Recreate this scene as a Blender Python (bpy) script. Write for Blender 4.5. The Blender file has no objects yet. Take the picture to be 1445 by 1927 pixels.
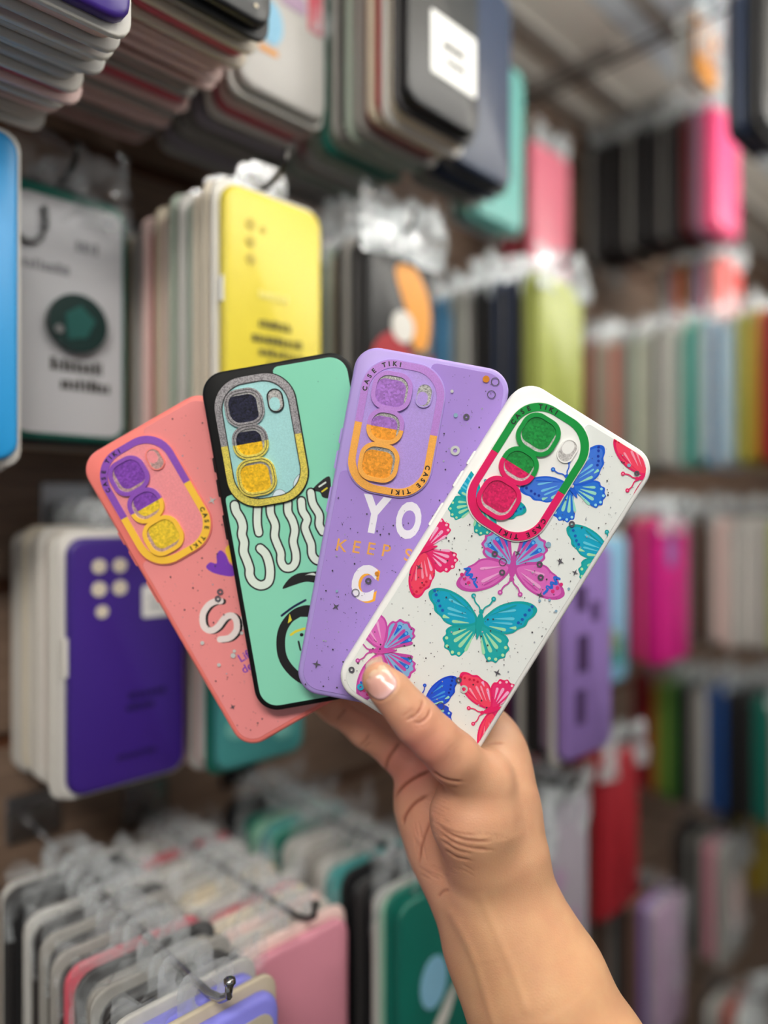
import bpy, bmesh, math, random
import numpy as np
from mathutils import Vector, Matrix
from mathutils.geometry import tessellate_polygon
from mathutils.bvhtree import BVHTree
random.seed(7)
sc = bpy.context.scene
COL = sc.collection

# ------------------------------------------------------------------ camera, light, exposure
F = 1336.0                    # focal length in pixels of the 1445 x 1927 frame
CX, CY = 722.5, 963.5
H = 1.62                      # camera height
cam = bpy.data.cameras.new('camera')
cam.sensor_fit = 'HORIZONTAL'; cam.sensor_width = 36.0
cam.lens = 36.0 * F / 1445.0
cam.clip_start = 0.02
cam.dof.use_dof = True
cam.dof.focus_distance = 0.338
cam.dof.aperture_fstop = (cam.lens * 0.001) / 0.0148
cam_o = bpy.data.objects.new('camera', cam); COL.objects.link(cam_o)
cam_o.location = (0, 0, H); cam_o.rotation_euler = (math.pi / 2, 0, 0)
sc.camera = cam_o
world = bpy.data.worlds.new('world'); sc.world = world; world.use_nodes = True
wb = world.node_tree.nodes['Background']
wb.inputs[0].default_value = (0.95, 0.98, 1.0, 1); wb.inputs[1].default_value = 0.30
sc.view_settings.view_transform = 'Standard'; sc.view_settings.look = 'None'
sc.view_settings.gamma = 1.0; sc.view_settings.use_curve_mapping = False
sc.view_settings.exposure = 0.0
sc.cycles.max_bounces = 7; sc.cycles.diffuse_bounces = 3; sc.cycles.glossy_bounces = 3; sc.cycles.adaptive_threshold = 0.025
FILL_TUBE = 40.0                   # emission of the unseen fill tube added over the aisle
FILL_PANEL = 26.0                  # emission of the fill panel added above and behind the viewer

def W(px, py, Y):
    return Vector(((px - CX) / F * Y, Y, H + (CY - py) / F * Y))

# wall frame: u runs along the wall (away to the right), n points into the wall
TH = math.radians(46)
U = Vector((math.sin(TH), math.cos(TH), 0)); N = Vector((-math.cos(TH), math.sin(TH), 0))
ROTW = math.pi / 2 - TH
DW = 0.585
def WP(a, d, z): return U * a + N * d + Vector((0, 0, H + z))

# ------------------------------------------------------------------ materials
def lin(c):
    return tuple(((v / 255) / 12.92 if v / 255 <= .04045 else ((v / 255 + .055) / 1.055) ** 2.4) for v in c)
MATS = {}
def mat(name, rgb, rough=.45, metal=0., coat=0., sss=0., bump=0., bscale=400., var=0., alpha=1., spec=.5, trans=0., emit=0.):
    if name in MATS: return MATS[name]
    m = bpy.data.materials.new(name); m.use_nodes = True
    nt = m.node_tree; b = nt.nodes['Principled BSDF']
    c = lin(rgb) + (1,)
    b.inputs['Base Color'].default_value = c
    b.inputs['Roughness'].default_value = rough; b.inputs['Metallic'].default_value = metal
    b.inputs['Coat Weight'].default_value = coat; b.inputs['Coat Roughness'].default_value = .05
    b.inputs['Specular IOR Level'].default_value = spec
    b.inputs['Alpha'].default_value = alpha
    b.inputs['Transmission Weight'].default_value = trans
    if emit: b.inputs['Emission Color'].default_value = c; b.inputs['Emission Strength'].default_value = emit
    if bump or var:
        tc = nt.nodes.new('ShaderNodeTexCoord')
        no = nt.nodes.new('ShaderNodeTexNoise'); no.inputs['Scale'].default_value = bscale; no.inputs['Detail'].default_value = 3
        nt.links.new(tc.outputs['Object'], no.inputs['Vector'])
        if bump:
            bu = nt.nodes.new('ShaderNodeBump'); bu.inputs['Strength'].default_value = bump; bu.inputs['Distance'].default_value = .0004
            nt.links.new(no.outputs['Fac'], bu.inputs['Height']); nt.links.new(bu.outputs['Normal'], b.inputs['Normal'])
        if var:
            hs = nt.nodes.new('ShaderNodeHueSaturation'); hs.inputs['Color'].default_value = c
            mr = nt.nodes.new('ShaderNodeMapRange'); mr.inputs['To Min'].default_value = 1 - var; mr.inputs['To Max'].default_value = 1 + var
            nt.links.new(no.outputs['Fac'], mr.inputs['Value']); nt.links.new(mr.outputs['Result'], hs.inputs['Value'])
            nt.links.new(hs.outputs['Color'], b.inputs['Base Color'])
    MATS[name] = m; return m
def glitter(name, rgb, scale=1500., lo=.55, hi=1.35, rough=.3, metal=.35, bump=.6):
    """flakes packed in resin: every Voronoi cell has its own brightness and tilt"""
    if name in MATS: return MATS[name]
    m = bpy.data.materials.new(name); m.use_nodes = True; nt = m.node_tree; b = nt.nodes['Principled BSDF']
    tc = nt.nodes.new('ShaderNodeTexCoord'); vo = nt.nodes.new('ShaderNodeTexVoronoi'); vo.inputs['Scale'].default_value = scale
    nt.links.new(tc.outputs['Object'], vo.inputs['Vector'])
    sp = nt.nodes.new('ShaderNodeSeparateColor'); nt.links.new(vo.outputs['Color'], sp.inputs[0])
    mr = nt.nodes.new('ShaderNodeMapRange'); mr.inputs['To Min'].default_value = lo; mr.inputs['To Max'].default_value = hi
    nt.links.new(sp.outputs[0], mr.inputs['Value'])
    hs = nt.nodes.new('ShaderNodeHueSaturation'); hs.inputs['Color'].default_value = lin(rgb) + (1,)
    nt.links.new(mr.outputs['Result'], hs.inputs['Value']); nt.links.new(hs.outputs['Color'], b.inputs['Base Color'])
    bu = nt.nodes.new('ShaderNodeBump'); bu.inputs['Strength'].default_value = bump; bu.inputs['Distance'].default_value = .0005
    nt.links.new(sp.outputs[1], bu.inputs['Height']); nt.links.new(bu.outputs['Normal'], b.inputs['Normal'])
    b.inputs['Roughness'].default_value = rough; b.inputs['Metallic'].default_value = metal
    b.inputs['Coat Weight'].default_value = .6; b.inputs['Coat Roughness'].default_value = .06
    MATS[name] = m; return m
def clear_plastic(name, tint, fac, rough=.12):
    if name in MATS: return MATS[name]
    m = bpy.data.materials.new(name); m.use_nodes = True; nt = m.node_tree
    b = nt.nodes['Principled BSDF']; out = nt.nodes['Material Output']
    b.inputs['Base Color'].default_value = lin(tint) + (1,); b.inputs['Roughness'].default_value = rough
    b.inputs['Specular IOR Level'].default_value = .8
    tr = nt.nodes.new('ShaderNodeBsdfTransparent'); mx = nt.nodes.new('ShaderNodeMixShader')
    tc = nt.nodes.new('ShaderNodeTexCoord'); no = nt.nodes.new('ShaderNodeTexNoise'); no.inputs['Scale'].default_value = 60
    mr = nt.nodes.new('ShaderNodeMapRange'); mr.inputs['From Min'].default_value = .3; mr.inputs['From Max'].default_value = .7
    mr.inputs['To Min'].default_value = max(0, fac - .25); mr.inputs['To Max'].default_value = min(1, fac + .25)
    nt.links.new(tc.outputs['Object'], no.inputs['Vector']); nt.links.new(no.outputs['Fac'], mr.inputs['Value'])
    nt.links.new(mr.outputs['Result'], mx.inputs[0]); nt.links.new(tr.outputs[0], mx.inputs[1]); nt.links.new(b.outputs[0], mx.inputs[2])
    nt.links.new(mx.outputs[0], out.inputs['Surface'])
    MATS[name] = m; return m
def wood(name, c1, c2, rough=.5):
    m = bpy.data.materials.new(name); m.use_nodes = True; nt = m.node_tree; b = nt.nodes['Principled BSDF']
    tc = nt.nodes.new('ShaderNodeTexCoord'); mp = nt.nodes.new('ShaderNodeMapping'); mp.inputs['Scale'].default_value = (3, 40, 60)
    no = nt.nodes.new('ShaderNodeTexNoise'); no.inputs['Scale'].default_value = 4; no.inputs['Detail'].default_value = 6; no.inputs['Distortion'].default_value = .6
    cr = nt.nodes.new('ShaderNodeValToRGB'); cr.color_ramp.elements[0].color = lin(c1) + (1,); cr.color_ramp.elements[1].color = lin(c2) + (1,)
    cr.color_ramp.elements[0].position = .3; cr.color_ramp.elements[1].position = .7
    nt.links.new(tc.outputs['Object'], mp.inputs['Vector']); nt.links.new(mp.outputs[0], no.inputs['Vector'])
    nt.links.new(no.outputs['Fac'], cr.inputs[0]); nt.links.new(cr.outputs[0], b.inputs['Base Color'])
    b.inputs['Roughness'].default_value = rough; MATS[name] = m; return m

# ------------------------------------------------------------------ mesh helpers
def link_mesh(name, me, m, parent=None, smooth=False):
    o = bpy.data.objects.new(name, me); COL.objects.link(o)
    if m is not None:
        if len(me.materials) == 0: me.materials.append(None)
        o.material_slots[0].link = 'OBJECT'; o.material_slots[0].material = m
    if parent is not None: o.parent = parent
    if smooth: me.shade_smooth()
    return o
def mk(name, verts, faces, m=None, parent=None, smooth=False):
    me = bpy.data.meshes.new(name); me.from_pydata([tuple(v) for v in verts], [], faces); me.update()
    return link_mesh(name, me, m, parent, smooth)
def thing(name, label, cat, loc=(0, 0, 0), rz=0., group=None):
    o = bpy.data.objects.new(name, None); COL.objects.link(o); o.empty_display_size = .01
    o.location = loc; o.rotation_euler = (0, 0, rz); o['label'] = label; o['category'] = cat
    if group: o['group'] = group
    return o
def struct(o): o['kind'] = 'structure'; return o
def rr(cx, cy, w, h, r, n=8):
    """rounded rectangle, counter-clockwise from the lower right corner"""
    r = min(r, w / 2 - 1e-6, h / 2 - 1e-6); P = []
    for (sx, sy, a0) in ((1, -1, -90), (1, 1, 0), (-1, 1, 90), (-1, -1, 180)):
        ox, oy = cx + sx * (w / 2 - r), cy + sy * (h / 2 - r)
        for i in range(n + 1):
            a = math.radians(a0 + 90 * i / n); P.append((ox + r * math.cos(a), oy + r * math.sin(a)))
    return P
def ccw(p):
    s = sum(p[i - 1][0] * p[i][1] - p[i][0] * p[i - 1][1] for i in range(len(p)))
    return p if s > 0 else p[::-1]
def tess(loops):
    tri = tessellate_polygon([[Vector((x, y, 0)) for x, y in lp] for lp in loops])
    flat = [p for lp in loops for p in lp]; out = []
    for a, b, c in tri:
        (x0, y0), (x1, y1), (x2, y2) = flat[a], flat[b], flat[c]
        s = (x1 - x0) * (y2 - y0) - (x2 - x0) * (y1 - y0)
        if abs(s) > 1e-16: out.append((a, b, c) if s > 0 else (a, c, b))
    return flat, out
def prism(name, loops, w0, w1, m, parent, bevel=0., bottom=False):
    """flat shape with holes (loop 0 outer, the rest holes) raised from w0 to w1 along local z"""
    loops = [ccw(loops[0])] + [ccw(l)[::-1] for l in loops[1:]]
    flat, tri = tess(loops); k = len(flat)
    V = [(x, y, w1) for x, y in flat] + [(x, y, w0) for x, y in flat]; Fc = list(tri); s = 0
    for lp in loops:
        n = len(lp)
        for i in range(n):
            j = (i + 1) % n; Fc.append((s + i, k + s + i, k + s + j, s + j))
        s += n
    if bottom: Fc += [(k + a, k + c, k + b) for a, b, c in tri]
    o = mk(name, V, Fc, m, parent)
    if bevel:
        md = o.modifiers.new('bevel', 'BEVEL'); md.width = bevel; md.segments = 2; md.limit_method = 'ANGLE'; md.angle_limit = math.radians(50)
    return o
def loft(rings, cap0=True, cap1=True):
    n = len(rings[0]); V = [p for r in rings for p in r]; Fc = []
    for k in range(len(rings) - 1):
        for i in range(n):
            j = (i + 1) % n; Fc.append((k * n + i, k * n + j, (k + 1) * n + j, (k + 1) * n + i))
    if cap0: Fc.append(tuple(range(n - 1, -1, -1)))
    if cap1: Fc.append(tuple((len(rings) - 1) * n + i for i in range(n)))
    return V, Fc
def spline(P, closed=False, sub=6):
    """Catmull-Rom through 2-D or 3-D points"""
    P = [np.array(p, float) for p in P]; n = len(P); out = []
    rng = range(n) if closed else range(n - 1)
    for i in rng:
        p1, p2 = P[i], P[(i + 1) % n]
        p0 = P[i - 1] if (closed or i > 0) else 2 * p1 - p2
        p3 = P[(i + 2) % n] if (closed or i + 2 < n) else 2 * p2 - p1
        for k in range(sub):
            t = k / sub
            out.append(tuple(.5 * (2 * p1 + (p2 - p0) * t + (2 * p0 - 5 * p1 + 4 * p2 - p3) * t * t + (3 * p1 - p0 - 3 * p2 + p3) * t ** 3)))
    if not closed: out.append(tuple(P[-1]))
    return out
def stroke(P, w, taper=None, capn=5):
    """outline of a line drawn with a round pen of width w"""
    P = [np.array(p, float) for p in P]; n = len(P); L, R = [], []
    for i in range(n):
        d = P[min(i + 1, n - 1)] - P[max(i - 1, 0)]; d = d / (np.linalg.norm(d) + 1e-12); q = np.array((-d[1], d[0]))
        ww = w / 2 * (taper(i / (n - 1)) if taper else 1)
        L.append(P[i] + q * ww); R.append(P[i] - q * ww)
    def cap(c, a, b):
        a0 = math.atan2(*(a - c)[::-1]); r = np.linalg.norm(a - c)
        return [c + r * np.array((math.cos(a0 - math.pi * k / capn), math.sin(a0 - math.pi * k / capn))) for k in range(1, capn)]
    return [tuple(p) for p in L + cap(P[-1], L[-1], R[-1]) + R[::-1] + cap(P[0], R[0], L[0])]
def clip(poly, conv):
    """Sutherland-Hodgman: cut poly to the convex outline conv"""
    conv = ccw(conv); out = list(poly)
    for i in range(len(conv)):
        a, b = conv[i - 1], conv[i]; inp, out = out, []
        ex, ey = b[0] - a[0], b[1] - a[1]
        if ex * ex + ey * ey < 1e-18: out = inp; continue
        f = lambda p: ex * (p[1] - a[1]) - ey * (p[0] - a[0])
        for k in range(len(inp)):
            p, q = inp[k - 1], inp[k]; fp, fq = f(p), f(q)
            if (fp >= 0) != (fq >= 0):
                t = fp / (fp - fq); out.append((p[0] + t * (q[0] - p[0]), p[1] + t * (q[1] - p[1])))
            if fq >= 0: out.append(q)
        if not out: return []
    return out
def tube(path, r, n=8):
    path = [Vector(p) for p in path]; rings = []
    for i, p in enumerate(path):
        d = (path[min(i + 1, len(path) - 1)] - path[max(i - 1, 0)]).normalized()
        a = Vector((0, 0, 1)) if abs(d.z) < .9 else Vector((1, 0, 0))
        s = d.cross(a).normalized(); t = s.cross(d).normalized()
        rad = r[i] if isinstance(r, (list, tuple)) else r
        rings.append([p + (s * math.cos(2 * math.pi * k / n) + t * math.sin(2 * math.pi * k / n)) * rad for k in range(n)])
    return loft(rings)
def box(x0, x1, y0, y1, z0, z1):
    V = [(x, y, z) for x in (x0, x1) for y in (y0, y1) for z in (z0, z1)]
    return V, [(0, 1, 3, 2), (4, 6, 7, 5), (0, 4, 5, 1), (2, 3, 7, 6), (0, 2, 6, 4), (1, 5, 7, 3)]

# ------------------------------------------------------------------ the shop: floor, ceiling, slatted wall
M_wood = wood('brown_wood_laminate', (104, 84, 70), (138, 114, 97))
M_groove = mat('slat_groove_brown', (96, 58, 36), .5)
M_floor = mat('grey_floor_tile', (104, 100, 94), .4, var=.1, bscale=6)
M_ceil = mat('white_ceiling_board', (236, 232, 222), .55)
M_ceil2 = mat('cool_white_ceiling_board', (222, 234, 242), .4)
M_batten = mat('grey_ceiling_batten', (168, 164, 158), .5)
fl = mk('floor', [(-4, -3, 0), (6, -3, 0), (6, 6, 0), (-4, 6, 0)], [(0, 1, 2, 3)], M_floor); struct(fl)
ZC = .585
wall = mk('wall_left', *box(-1.2, 4.5, 0, .02, 0, H + ZC + .03), M_groove); struct(wall)
wall.location = N * (DW + .008); wall.rotation_euler = (0, 0, ROTW)
pitch = .1175; g0 = H - .285
me_board = None; k = 0
zs = [g0 + pitch * i for i in range(-11, 8)]
for z in zs:
    z1 = min(z + pitch - .012, H + ZC + .02)
    if z1 - z < .03: continue
    if me_board is None:
        V, Fc = box(-1.2, 4.5, -.008, .0, 0, pitch - .012)
        ob = mk('slat_board', V, Fc, M_wood, wall); me_board = ob.data
        md = ob.modifiers.new('bevel', 'BEVEL'); md.width = .002; md.segments = 2
    else:
        ob = link_mesh('slat_board', me_board, M_wood, wall)
        md = ob.modifiers.new('bevel', 'BEVEL'); md.width = .002; md.segments = 2
    ob.location = (0, 0, z); ob.scale = (1, 1, (z1 - z) / (pitch - .012))
ceil = mk('ceiling', *box(-1.2, 4.5, -2.2, .6, 0, .03), M_ceil); struct(ceil)
ceil.location = (0, 0, H + ZC + .012); ceil.rotation_euler = (0, 0, ROTW)
for (d0, d1, m) in ((.425, .585, M_ceil), (.395, .422, M_ceil2), (.375, .392, M_batten), (.20, .372, M_ceil2), (-.05, .197, M_ceil), (-.40, -.053, M_ceil), (-.75, -.403, M_ceil)):
    mk('ceiling_panel', *box(-1.19, 4.49, d0, d1, -.008, .0005), m, ceil)
for d0 in (.545, .487):
    mk('batten', *box(-1.19, 4.49, d0, d0 + .016, -.014, -.007), M_batten, ceil)
for a in (.82, .98, 1.14):
    mk('batten', *box(a, a + .02, .44, .56, -.0125, -.0075), M_batten, ceil)

end = mk('wall_back', *box(4.5, 4.55, -2.2, .6, 0, H + ZC + .03), mat('cream_painted_wall', (214, 208, 196), .6, var=.04, bscale=8)); struct(end); end.rotation_euler = (0, 0, ROTW)

M_fill_tube = mat('fill_tube_glow', (255, 252, 245), .5, emit=FILL_TUBE)
M_fill_frame = mat('white_fill_frame', (240, 240, 238), .4)
def fill_tube_light(a, d, L, label):  # fill light added out of view to brighten the ceiling and racks
    t = thing('fill_tube_light', label, 'tube light', WP(a, d, ZC - .12), ROTW)
    V, Fc = tube([(-L / 2, 0, 0), (-L / 4, 0, 0), (L / 4, 0, 0), (L / 2, 0, 0)], .013, 14); mk('tube', V, Fc, M_fill_tube, t, True)
    for sx in (-1, 1):
        V, Fc = tube([(sx * L / 2, 0, 0), (sx * (L / 2 + .01), 0, 0), (sx * (L / 2 + .022), 0, 0)], [.0145, .0145, .009], 14); mk('end_cap', V, Fc, M_fill_frame, t, True)
        V, Fc = box(sx * L * .4 - .006, sx * L * .4 + .006, -.004, .004, .012, .124); mk('bracket', V, Fc, M_fill_frame, t)
fill_tube_light(.85, .0, 1.4, 'lit white tube light hanging over the aisle ahead')
M_fill_panel = mat('fill_panel_glow', (255, 250, 240), .5, emit=FILL_PANEL)
t = thing('fill_light_panel', 'lit white ceiling light panel above the viewer', 'ceiling light', (-.08, -.46, H + ZC - .011))  # unseen lamp added as frontal fill for the cases and hand
prism('fill_panel_frame', [rr(0, 0, .64, .34, .01, 3), rr(0, 0, .60, .30, .006, 3)], -.012, .012, M_fill_frame, t, bottom=True)
prism('diffuser', [rr(0, 0, .60, .30, .006, 3)], -.006, .01, M_fill_panel, t, bottom=True)

# ------------------------------------------------------------------ wall hooks and hanging phone cases
M_chrome = mat('chrome_wire', (170, 170, 172), .25, metal=1.)
M_steel = mat('dark_steel_wire', (80, 78, 76), .35, metal=.9)
M_bag = clear_plastic('crinkled_clear_bag', (228, 236, 240), .48)
M_bag2 = clear_plastic('thin_clear_bag', (215, 220, 224), .14, .06)
M_tab = clear_plastic('clear_hang_tab', (215, 220, 224), .24, .08)
M_paper = mat('white_paper_label', (232, 232, 230), .6)
M_ink = mat('dark_ink', (48, 44, 40), .6)
CL = {'white': (216, 213, 207), 'cream': (210, 200, 182), 'ivory': (202, 196, 188), 'grey': (150, 147, 142), 'light grey': (190, 188, 184),
      'pale pink': (230, 200, 194), 'pink': (226, 120, 140), 'rose': (200, 84, 100), 'red': (160, 30, 42), 'dark red': (122, 30, 36), 'black': (20, 21, 24),
      'charcoal': (46, 44, 45), 'navy': (40, 52, 78), 'purple': (56, 28, 126), 'lavender': (142, 114, 182), 'dark purple': (72, 46, 92), 'yellow': (222, 204, 62),
      'lime': (156, 164, 82), 'sky blue': (34, 148, 214), 'light blue': (140, 196, 226), 'teal': (70, 150, 150), 'turquoise': (116, 186, 178), 'mint': (140, 200, 172),
      'green': (60, 120, 40), 'dark green': (10, 106, 92), 'sage': (160, 172, 158), 'brown': (118, 88, 76), 'beige': (196, 184, 162), 'magenta': (206, 20, 130),
      'hot pink': (250, 84, 140), 'coral': (250, 110, 108), 'mauve': (176, 150, 176), 'olive': (140, 124, 44), 'orange': (226, 150, 50), 'periwinkle': (138, 138, 236),
      'brick red': (160, 84, 76), 'mustard': (170, 140, 40), 'pale green': (206, 222, 196), 'blue': (30, 80, 150), 'lilac grey': (168, 160, 172), 'dusty pink': (206, 134, 152)}
def cmat(c, gloss=.4): return mat('case_plastic_' + c.replace(' ', '_'), CL[c], gloss, var=.04, bscale=30)
def cardm(c): return mat('card_' + c.replace(' ', '_'), CL[c], .55, var=.05, bscale=25)

SH = {}
def slab(w, h, t, r, e):
    """rounded slab standing on z = 0, its front at y = 0"""
    key = (round(w, 4), round(h, 4), round(t, 4), r, e)
    if key in SH: return SH[key]
    rings = []
    for (y, ins) in ((t, e * .6), (t - e * .6, 0), (e, 0), (e * .3, e * .3), (0, e)):
        rings.append([(x, y, z) for x, z in rr(0, h / 2, w - 2 * ins, h - 2 * ins, r - ins * .6, 4)])
    V, Fc = loft(rings)
    me = bpy.data.meshes.new('slab'); me.from_pydata(V, [], [f[::-1] for f in Fc]); me.update(); SH[key] = me
    return me
def sheet(seed, w, h, amp, nx=12, nz=8, wrap=0.):
    key = ('sheet', seed, w, h)
    if key in SH: return SH[key]
    R = random.Random(seed); V = []; Fc = []
    ph = [(R.uniform(0, 6), R.uniform(20, 110), R.uniform(-90, 90)) for _ in range(6)]
    for j in range(nz + 1):
        for i in range(nx + 1):
            x = w * (i / nx - .5); z = h * j / nz
            y = sum(math.sin(p + a * x + b * z) for p, a, b in ph) * amp / 3 + R.uniform(-.4, .4) * amp
            V.append((x + R.uniform(-.05, .05) * w / nx, y - wrap * (1 - (2 * i / nx - 1) ** 4), z + (R.uniform(-.006, .006) if j == nz else 0)))
    for j in range(nz):
        for i in range(nx):
            a = j * (nx + 1) + i; Fc.append((a, a + 1, a + nx + 2, a + nx + 1))
    me = bpy.data.meshes.new('sheet'); me.from_pydata(V, [], Fc); me.update(); SH[key] = me
    return me
def tab_mesh():
    if 'tab' in SH: return SH['tab']
    outer = rr(0, .014, .032, .034, .008, 3); hole = rr(0, .0165, .013, .012, .0059, 3)
    loops = [ccw(outer), ccw(hole)[::-1]]; flat, tri = tess(loops); k = len(flat)
    V = [(x, 0, z) for x, z in flat] + [(x, .0006, z) for x, z in flat]
    Fc = [tuple(t) for t in tri] + [(k + a, k + c, k + b) for a, b, c in tri]
    me = bpy.data.meshes.new('tab'); me.from_pydata(V, [], Fc); me.update(); SH['tab'] = me
    return me
ORD = ['front', 'second', 'third', 'fourth', 'fifth', 'sixth', 'seventh', 'eighth', 'ninth', 'tenth', 'eleventh', 'twelfth', 'thirteenth', 'fourteenth',
       'fifteenth', 'sixteenth', 'seventeenth', 'eighteenth', 'nineteenth', 'twentieth', 'twenty-first', 'twenty-second']
def hook(a, d0, z, label, metal):
    t = thing('wall_hook', label, 'hook', WP(a, DW, z), ROTW)
    V, Fc = box(-.02, .02, -.004, 0, -.006, .03)
    o = mk('back_plate', V, Fc, M_chrome, t); md = o.modifiers.new('bevel', 'BEVEL'); md.width = .0012; md.segments = 2
    L = DW - d0 + .012
    path = [(0, 0, .004), (0, -.02, .002), (0, -L * .5, 0), (0, -L + .02, .001), (0, -L + .008, .004), (0, -L + .001, .009), (0, -L, .015)]
    V, Fc = tube(path, .0021); mk('rod', V, Fc, metal, t, True)
    V, Fc = tube([(0, -L, .0145), (0, -L, .0155), (0, -L, .0175), (0, -L, .0185)], [.001, .0030, .0030, .001]); mk('tip', V, Fc, metal, t, True)
    return t
def package(name, label, pos, case, card, w=.077, h=.163, group=None, tab=True, jitter=0., cardgrow=.0035, over=.0):
    """one carded phone case: shell in front, card insert behind, clear hang tab above"""
    t = thing(name, label, 'phone case', pos, ROTW + jitter, group)
    s = link_mesh('case_shell', slab(w, h, .0078, .011, .0028), cmat(case), t, True)
    s.location = (0, 0, 0)
    c = link_mesh('card_insert', slab(w + 2 * cardgrow, h + cardgrow * 2.4 + over, .0036, .010, .001), cardm(card), t, True); c.location = (0, .0079, -cardgrow)
    if tab:
        b = link_mesh('hang_tab', tab_mesh(), M_tab, t); b.location = (0, .0100, h - .006 + over)
    return t
def stack(pxr, Yr, top, items, front, dn=.0116, w=.077, h=.163, n=None, metal=None, frontlabel=None, seed=0, jz=.004, group=None, da=0.):
    """cases hanging one behind another from one hook; pxr, Yr: picture column and depth of the front case's right edge"""
    R = random.Random(seed + int(pxr) * 13)
    t = (pxr - CX) / F
    d = Yr * (math.cos(TH) * 0 + .7193 - .6947 * t); a = Yr * (.6947 + .7193 * t) - w / 2 + da
    out = []
    m = min(len(items), int((DW - .014 - d) / dn)); items = items[:m]
    for i, (case, card) in enumerate(items):
        lb = frontlabel if (i == 0 and frontlabel) else '%s phone case, %s in the stack behind the %s' % (case, ORD[i], front)
        if i == 0 and not frontlabel: lb = front + ', front of its stack'
        z = top - h + (R.uniform(-jz, jz) if i else 0)
        o = package('phone_case', lb, WP(a + (R.uniform(-.0025, .0025) if i else 0), d + i * dn, z), case, card, w, h, group or 'cases stacked behind the ' + front,
                    jitter=R.uniform(-.012, .012) if i else 0)
        out.append(o)
    hook(a, d, top + .0105, 'metal wall hook carrying the %s stack' % front, metal or M_steel)
    return out
def deco(o, name, x0, x1, z0, z1, m, y=-.0006, r=.002, t=.0005):
    """thin printed or stuck rectangle on a case front"""
    return prism_y(name, rr((x0 + x1) / 2, (z0 + z1) / 2, x1 - x0, z1 - z0, r, 4), y, t, m, o)
def prism_y(name, loop, y, t, m, o):
    loop = ccw(loop); flat, tri = tess([loop]); k = len(flat)
    V = [(x, y, z) for x, z in flat] + [(x, y + t, z) for x, z in flat]
    Fc = [tuple(q) for q in tri] + [(i, k + i, k + (i + 1) % k, (i + 1) % k) for i in range(k)]
    return mk(name, V, Fc, m, o)
def circle(cx, cy, r, n=20, ry=None): return [(cx + r * math.cos(2 * math.pi * i / n), cy + (ry or r) * math.sin(2 * math.pi * i / n)) for i in range(n)]
def marks(o, rows, x0, x1, m, seed, y=-.0006):
    """rows of small print, too soft to read"""
    R = random.Random(seed); V = []; Fc = []
    for (z, hh, f0, f1) in rows:
        x = x0 + (x1 - x0) * f0
        while x < x0 + (x1 - x0) * f1:
            w = R.uniform(.0012, .004); b, Fb = box(x, x + w, y, y + .0003, z, z + hh * R.uniform(.7, 1)); k = len(V)
            V += b; Fc += [tuple(q + k for q in f) for f in Fb]; x += w + R.uniform(.0006, .0014)
    return mk('small_print', V, Fc, m, o)
def bag(o, seed, w, h, z, y=-.001, m=None, amp=.004, name='bag_top', wrap=0.):
    s = link_mesh(name, sheet(seed, w, h, amp, wrap=wrap), m or M_bag, o, True); s.location = (0, y, z); return s
def C(*names): return [tuple(n.split('/')) if '/' in n else (n, 'white') for n in names]

# ---- top row
s = stack(278, .35, .399, C('purple/white', 'pale pink/light grey', 'pink/white', 'ivory/light grey', 'rose/white', 'light grey/ivory', 'rose/pale pink', 'pale pink/white', 'ivory/pale pink', 'pale pink/ivory', 'ivory/white'),
          'top left purple case', da=-.008, frontlabel='purple case with white border hanging at the top left corner')
s = stack(512, .412, .442, C('black/black', 'grey/cream', 'rose/cream', 'rose/pale pink', 'pale pink/pale pink', 'dark red/pale pink', 'light grey/grey', 'pale pink/light grey', 'rose/pale pink', 'grey/light grey', 'pale pink/pale pink', 'pale pink/grey', 'grey/pale pink', 'rose/pale pink'),
          'gold-flecked black case', dn=.0122, frontlabel='black case with gold flecks in front of the pink stack')
o = s[0]
for i in range(9): deco(o, 'gold_fleck', -.03 + i * .007, -.0275 + i * .007, .004 + (i * 37 % 5) * .004, .0062 + (i * 37 % 5) * .004, cmat('beige', .2), r=.001)
s = stack(632, .525, .447, C('light grey/white', 'light grey/pale pink', 'rose/white', 'grey/lilac grey', 'lilac grey/grey', 'lilac grey/light grey', 'grey/lilac grey', 'lilac grey/light grey'), 'clear glitter case', da=-.009, w=.074, dn=.0145,
          frontlabel='clear case with pale print of shapes in crinkled plastic')
o = s[0]; bag(o, 3, .08, .11, .06, amp=.003, m=M_bag2)
prism_y('print', circle(-.012, .05, .010, 16, .015), -.0006, .0004, cmat('light blue'), o)
deco(o, 'print', -.01, .012, .085, .092, cmat('orange')); deco(o, 'print', -.022, -.006, .028, .032, cmat('orange')); deco(o, 'print', .02, .033, .06, .15, cmat('rose'))
deco(o, 'print', -.004, .018, .068, .08, cmat('mauve')); deco(o, 'print', -.02, -.006, .10, .13, cmat('mauve'))
s = stack(886, .525, .442, C('black/charcoal', 'cream/white', 'red/beige', 'dark red/grey', 'grey/sage', 'charcoal/grey', 'sage/dark green', 'grey/sage', 'sage/light grey', 'rose/grey', 'light grey/sage', 'grey/light grey', 'sage/grey', 'light grey/grey'), 'black stickered case', da=.010, dn=.0125,
          frontlabel='glossy black case with a white paper sticker')
o = s[0]; deco(o, 'sticker', -.016, .034, .028, .072, M_paper); marks(o, [(.05, .006, .2, .75), (.04, .005, .3, .8)], -.012, .03, M_ink, 4, -.001)
s = stack(936, .60, .442, C('navy/charcoal', 'navy/navy', 'charcoal/grey', 'green/grey'), 'dark navy case', da=.021)
s = stack(986, .76, .468, C('turquoise/turquoise', 'turquoise/mint', 'light blue/white'), 'turquoise case', w=.082, h=.17)
s = stack(1072, .90, .445, C('pink/dark red', 'red/dark red', 'dark red/rose', 'rose/dark red'), 'pink case under the ceiling', w=.082)
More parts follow.
